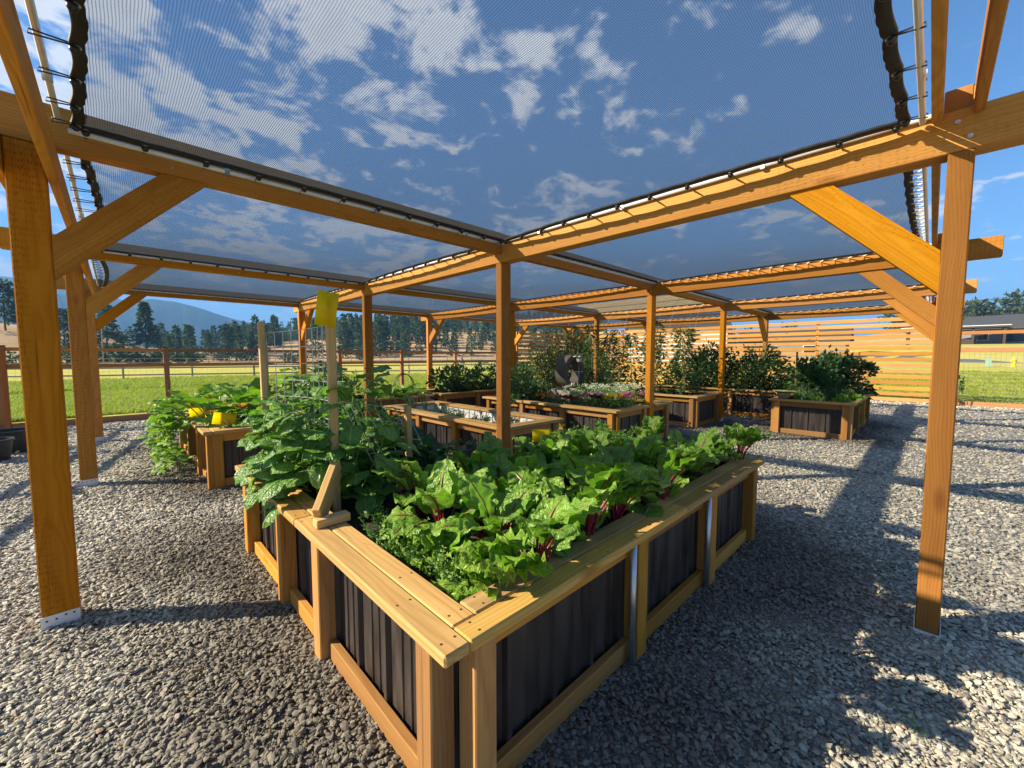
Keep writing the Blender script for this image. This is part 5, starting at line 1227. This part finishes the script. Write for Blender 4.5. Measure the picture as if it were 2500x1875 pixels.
def scatter(name, P, rot, scl, srcs, attrs, label, cat):
    coll = bpy.data.collections.new(name + '_pieces')
    for s in srcs: coll.objects.link(s)
    me = bpy.data.meshes.new(name); n = len(P); me.vertices.add(n); me.vertices.foreach_set('co', np.asarray(P, np.float32).ravel())
    def at(nm, typ, val): a = me.attributes.new(nm, typ, 'POINT'); a.data.foreach_set('vector' if typ == 'FLOAT_VECTOR' else 'value', np.asarray(val).ravel())
    at('rot', 'FLOAT_VECTOR', rot.astype(np.float32)); at('scl', 'FLOAT_VECTOR', scl.astype(np.float32)); at('pick', 'INT', RNG.integers(0, len(srcs), n).astype(np.int32))
    for k, v in attrs.items(): at(k, 'FLOAT', v.astype(np.float32))
    ob = bpy.data.objects.new(name, me); COL.objects.link(ob); tag(ob, label, cat, kind='stuff')
    g = bpy.data.node_groups.new(name + '_scatter', 'GeometryNodeTree'); g.interface.new_socket('Geometry', in_out='INPUT', socket_type='NodeSocketGeometry'); g.interface.new_socket('Geometry', in_out='OUTPUT', socket_type='NodeSocketGeometry')
    N = g.nodes; L = g.links; gi = N.new('NodeGroupInput'); go = N.new('NodeGroupOutput'); ip = N.new('GeometryNodeInstanceOnPoints'); ci = N.new('GeometryNodeCollectionInfo'); ci.inputs['Collection'].default_value = coll; ci.inputs['Separate Children'].default_value = True; ci.inputs['Reset Children'].default_value = True
    def na(nm, dt): a = N.new('GeometryNodeInputNamedAttribute'); a.data_type = dt; a.inputs['Name'].default_value = nm; return a.outputs['Attribute']
    L.new(gi.outputs[0], ip.inputs['Points']); L.new(ci.outputs[0], ip.inputs['Instance']); ip.inputs['Pick Instance'].default_value = True
    L.new(na('pick', 'INT'), ip.inputs['Instance Index']); er = N.new('FunctionNodeEulerToRotation'); L.new(na('rot', 'FLOAT_VECTOR'), er.inputs[0]); L.new(er.outputs[0], ip.inputs['Rotation']); L.new(na('scl', 'FLOAT_VECTOR'), ip.inputs['Scale'])
    L.new(ip.outputs[0], go.inputs[0]); md = ob.modifiers.new('scatter', 'NODES'); md.node_group = g; return ob
def gravel():
    def ring(r0, r1, dens, size):
        half = rad(72); area = half * (r1 * r1 - r0 * r0); n = int(area * dens); r = np.sqrt(RNG.uniform(r0 * r0, r1 * r1, n)); a = YAW + RNG.uniform(-half, half, n); return np.stack([r * np.cos(a), r * np.sin(a)], 1), np.full(n, size)
    bits = [ring(.5, 3.0, 5200, 1.0), ring(3.0, 4.5, 3600, 1.1), ring(4.5, 6.5, 2000, 1.25), ring(6.5, 9.5, 800, 1.5), ring(9.5, 13, 300, 1.9), ring(13, 20, 130, 2.3)]
    P = np.concatenate([b[0] for b in bits]); S = np.concatenate([b[1] for b in bits]); ok = (P[:, 0] > FENCE_XL + .05 - .215 * (FENCE_Y - P[:, 1])) & (P[:, 0] < FENCE_X - .2) & (P[:, 1] < FENCE_Y - .1)
    for x0, x1, y0, y1 in BEDR: ok &= ~((P[:, 0] > x0 + .08) & (P[:, 0] < x1 - .08) & (P[:, 1] > y0 + .08) & (P[:, 1] < y1 - .08))
    P = P[ok]; S = S[ok]; n = len(P); L = S * RNG.gamma(5, .0080 / 5, n).clip(.003, .017)
    scl = np.stack([L * RNG.uniform(.9, 1.5, n), L * RNG.uniform(.7, 1.05, n), L * RNG.uniform(.35, .7, n)], 1)
    rot = np.stack([RNG.normal(0, .38, n), RNG.normal(0, .38, n), RNG.uniform(0, 6.28, n)], 1); Z = scl[:, 2] * RNG.uniform(.1, .9, n) + .004
    damp_shade = damp_shade_mask(P[:, 0], P[:, 1])
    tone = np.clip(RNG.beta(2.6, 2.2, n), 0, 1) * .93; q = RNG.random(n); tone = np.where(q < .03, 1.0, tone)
    scatter('gravel', np.column_stack([P, Z]), rot, scl, [rock(i) for i in range(6)], dict(tone=tone, damp_shade=damp_shade), 'loose grey gravel covering the garden paths', 'gravel')
gravel()
def meadow():
    n = 26000; px = RNG.uniform(-150, 1300, n); r = 14.5 * (34 / 14.5) ** RNG.random(n); P = []
    for x, d in zip(px, r):
        q = at_dist(x, 900, d)
        if q.y > FENCE_Y + .15 or q.x < FENCE_XL - .3 - .215 * (FENCE_Y - q.y): P.append((q.x, q.y, terrain_z(q.x, q.y)))
    for x, d in zip(RNG.uniform(1700, 2650, 12000), 18.3 * (42 / 18.3) ** RNG.random(12000)):
        q = at_dist(x, 900, d)
        if q.x > FENCE_X + .15: P.append((q.x, q.y, terrain_z(q.x, q.y)))
    P = np.array(P); n = len(P); s = RNG.uniform(.07, .17, n); k = np.hypot(P[:, 0], P[:, 1]); s *= np.where((k > 24) & (P[:, 0] < 12), 1.7, 1.0)
    scatter('meadow_grass', P, np.stack([np.zeros(n), np.zeros(n), RNG.uniform(0, 6.28, n)], 1), np.stack([s * 1.6, s * 1.6, s], 1), [tuft(i) for i in range(4)], {}, 'short green meadow grass outside the fences', 'grass')
meadow()

# ------------------------------------------------------------------ labels: look-alikes are told apart by their order in the photo
def number_labels():
    G = {}
    for o in COL.objects:
        if o.parent is None and o.get('label') and o.get('kind') != 'stuff': G.setdefault(o['label'], []).append(o)
    for lab, obs in G.items():
        if not 1 < len(obs) <= 20: continue
        def col(o):
            P = o.location - CAMP; return P.dot(RT) / max(P.dot(FW), .01)
        for k, o in enumerate(sorted(obs, key=col)): o['label'] = '%s, %s from the left' % (lab, ORD[k])
number_labels()

# ------------------------------------------------------------------ haze
def haze():
    mb = MB(); mb.box((-7500, -7500, -60), (7500, 7500, 470)); o = mb.build('haze', [], None); o['kind'] = 'stuff'; tag(o, 'thin blue summer haze over the valley', 'haze')
    m = bpy.data.materials.new('haze_air'); m.use_nodes = True; t = m.node_tree; t.nodes.clear(); out = t.nodes.new('ShaderNodeOutputMaterial'); v = t.nodes.new('ShaderNodeVolumePrincipled')
    v.inputs['Color'].default_value = (.22, .50, 1.0, 1); v.inputs['Density'].default_value = HAZE; v.inputs['Anisotropy'].default_value = 0.0; t.links.new(v.outputs[0], out.inputs['Volume']); o.data.materials.clear(); o.data.materials.append(m)
HAZE = 0.00042
haze()
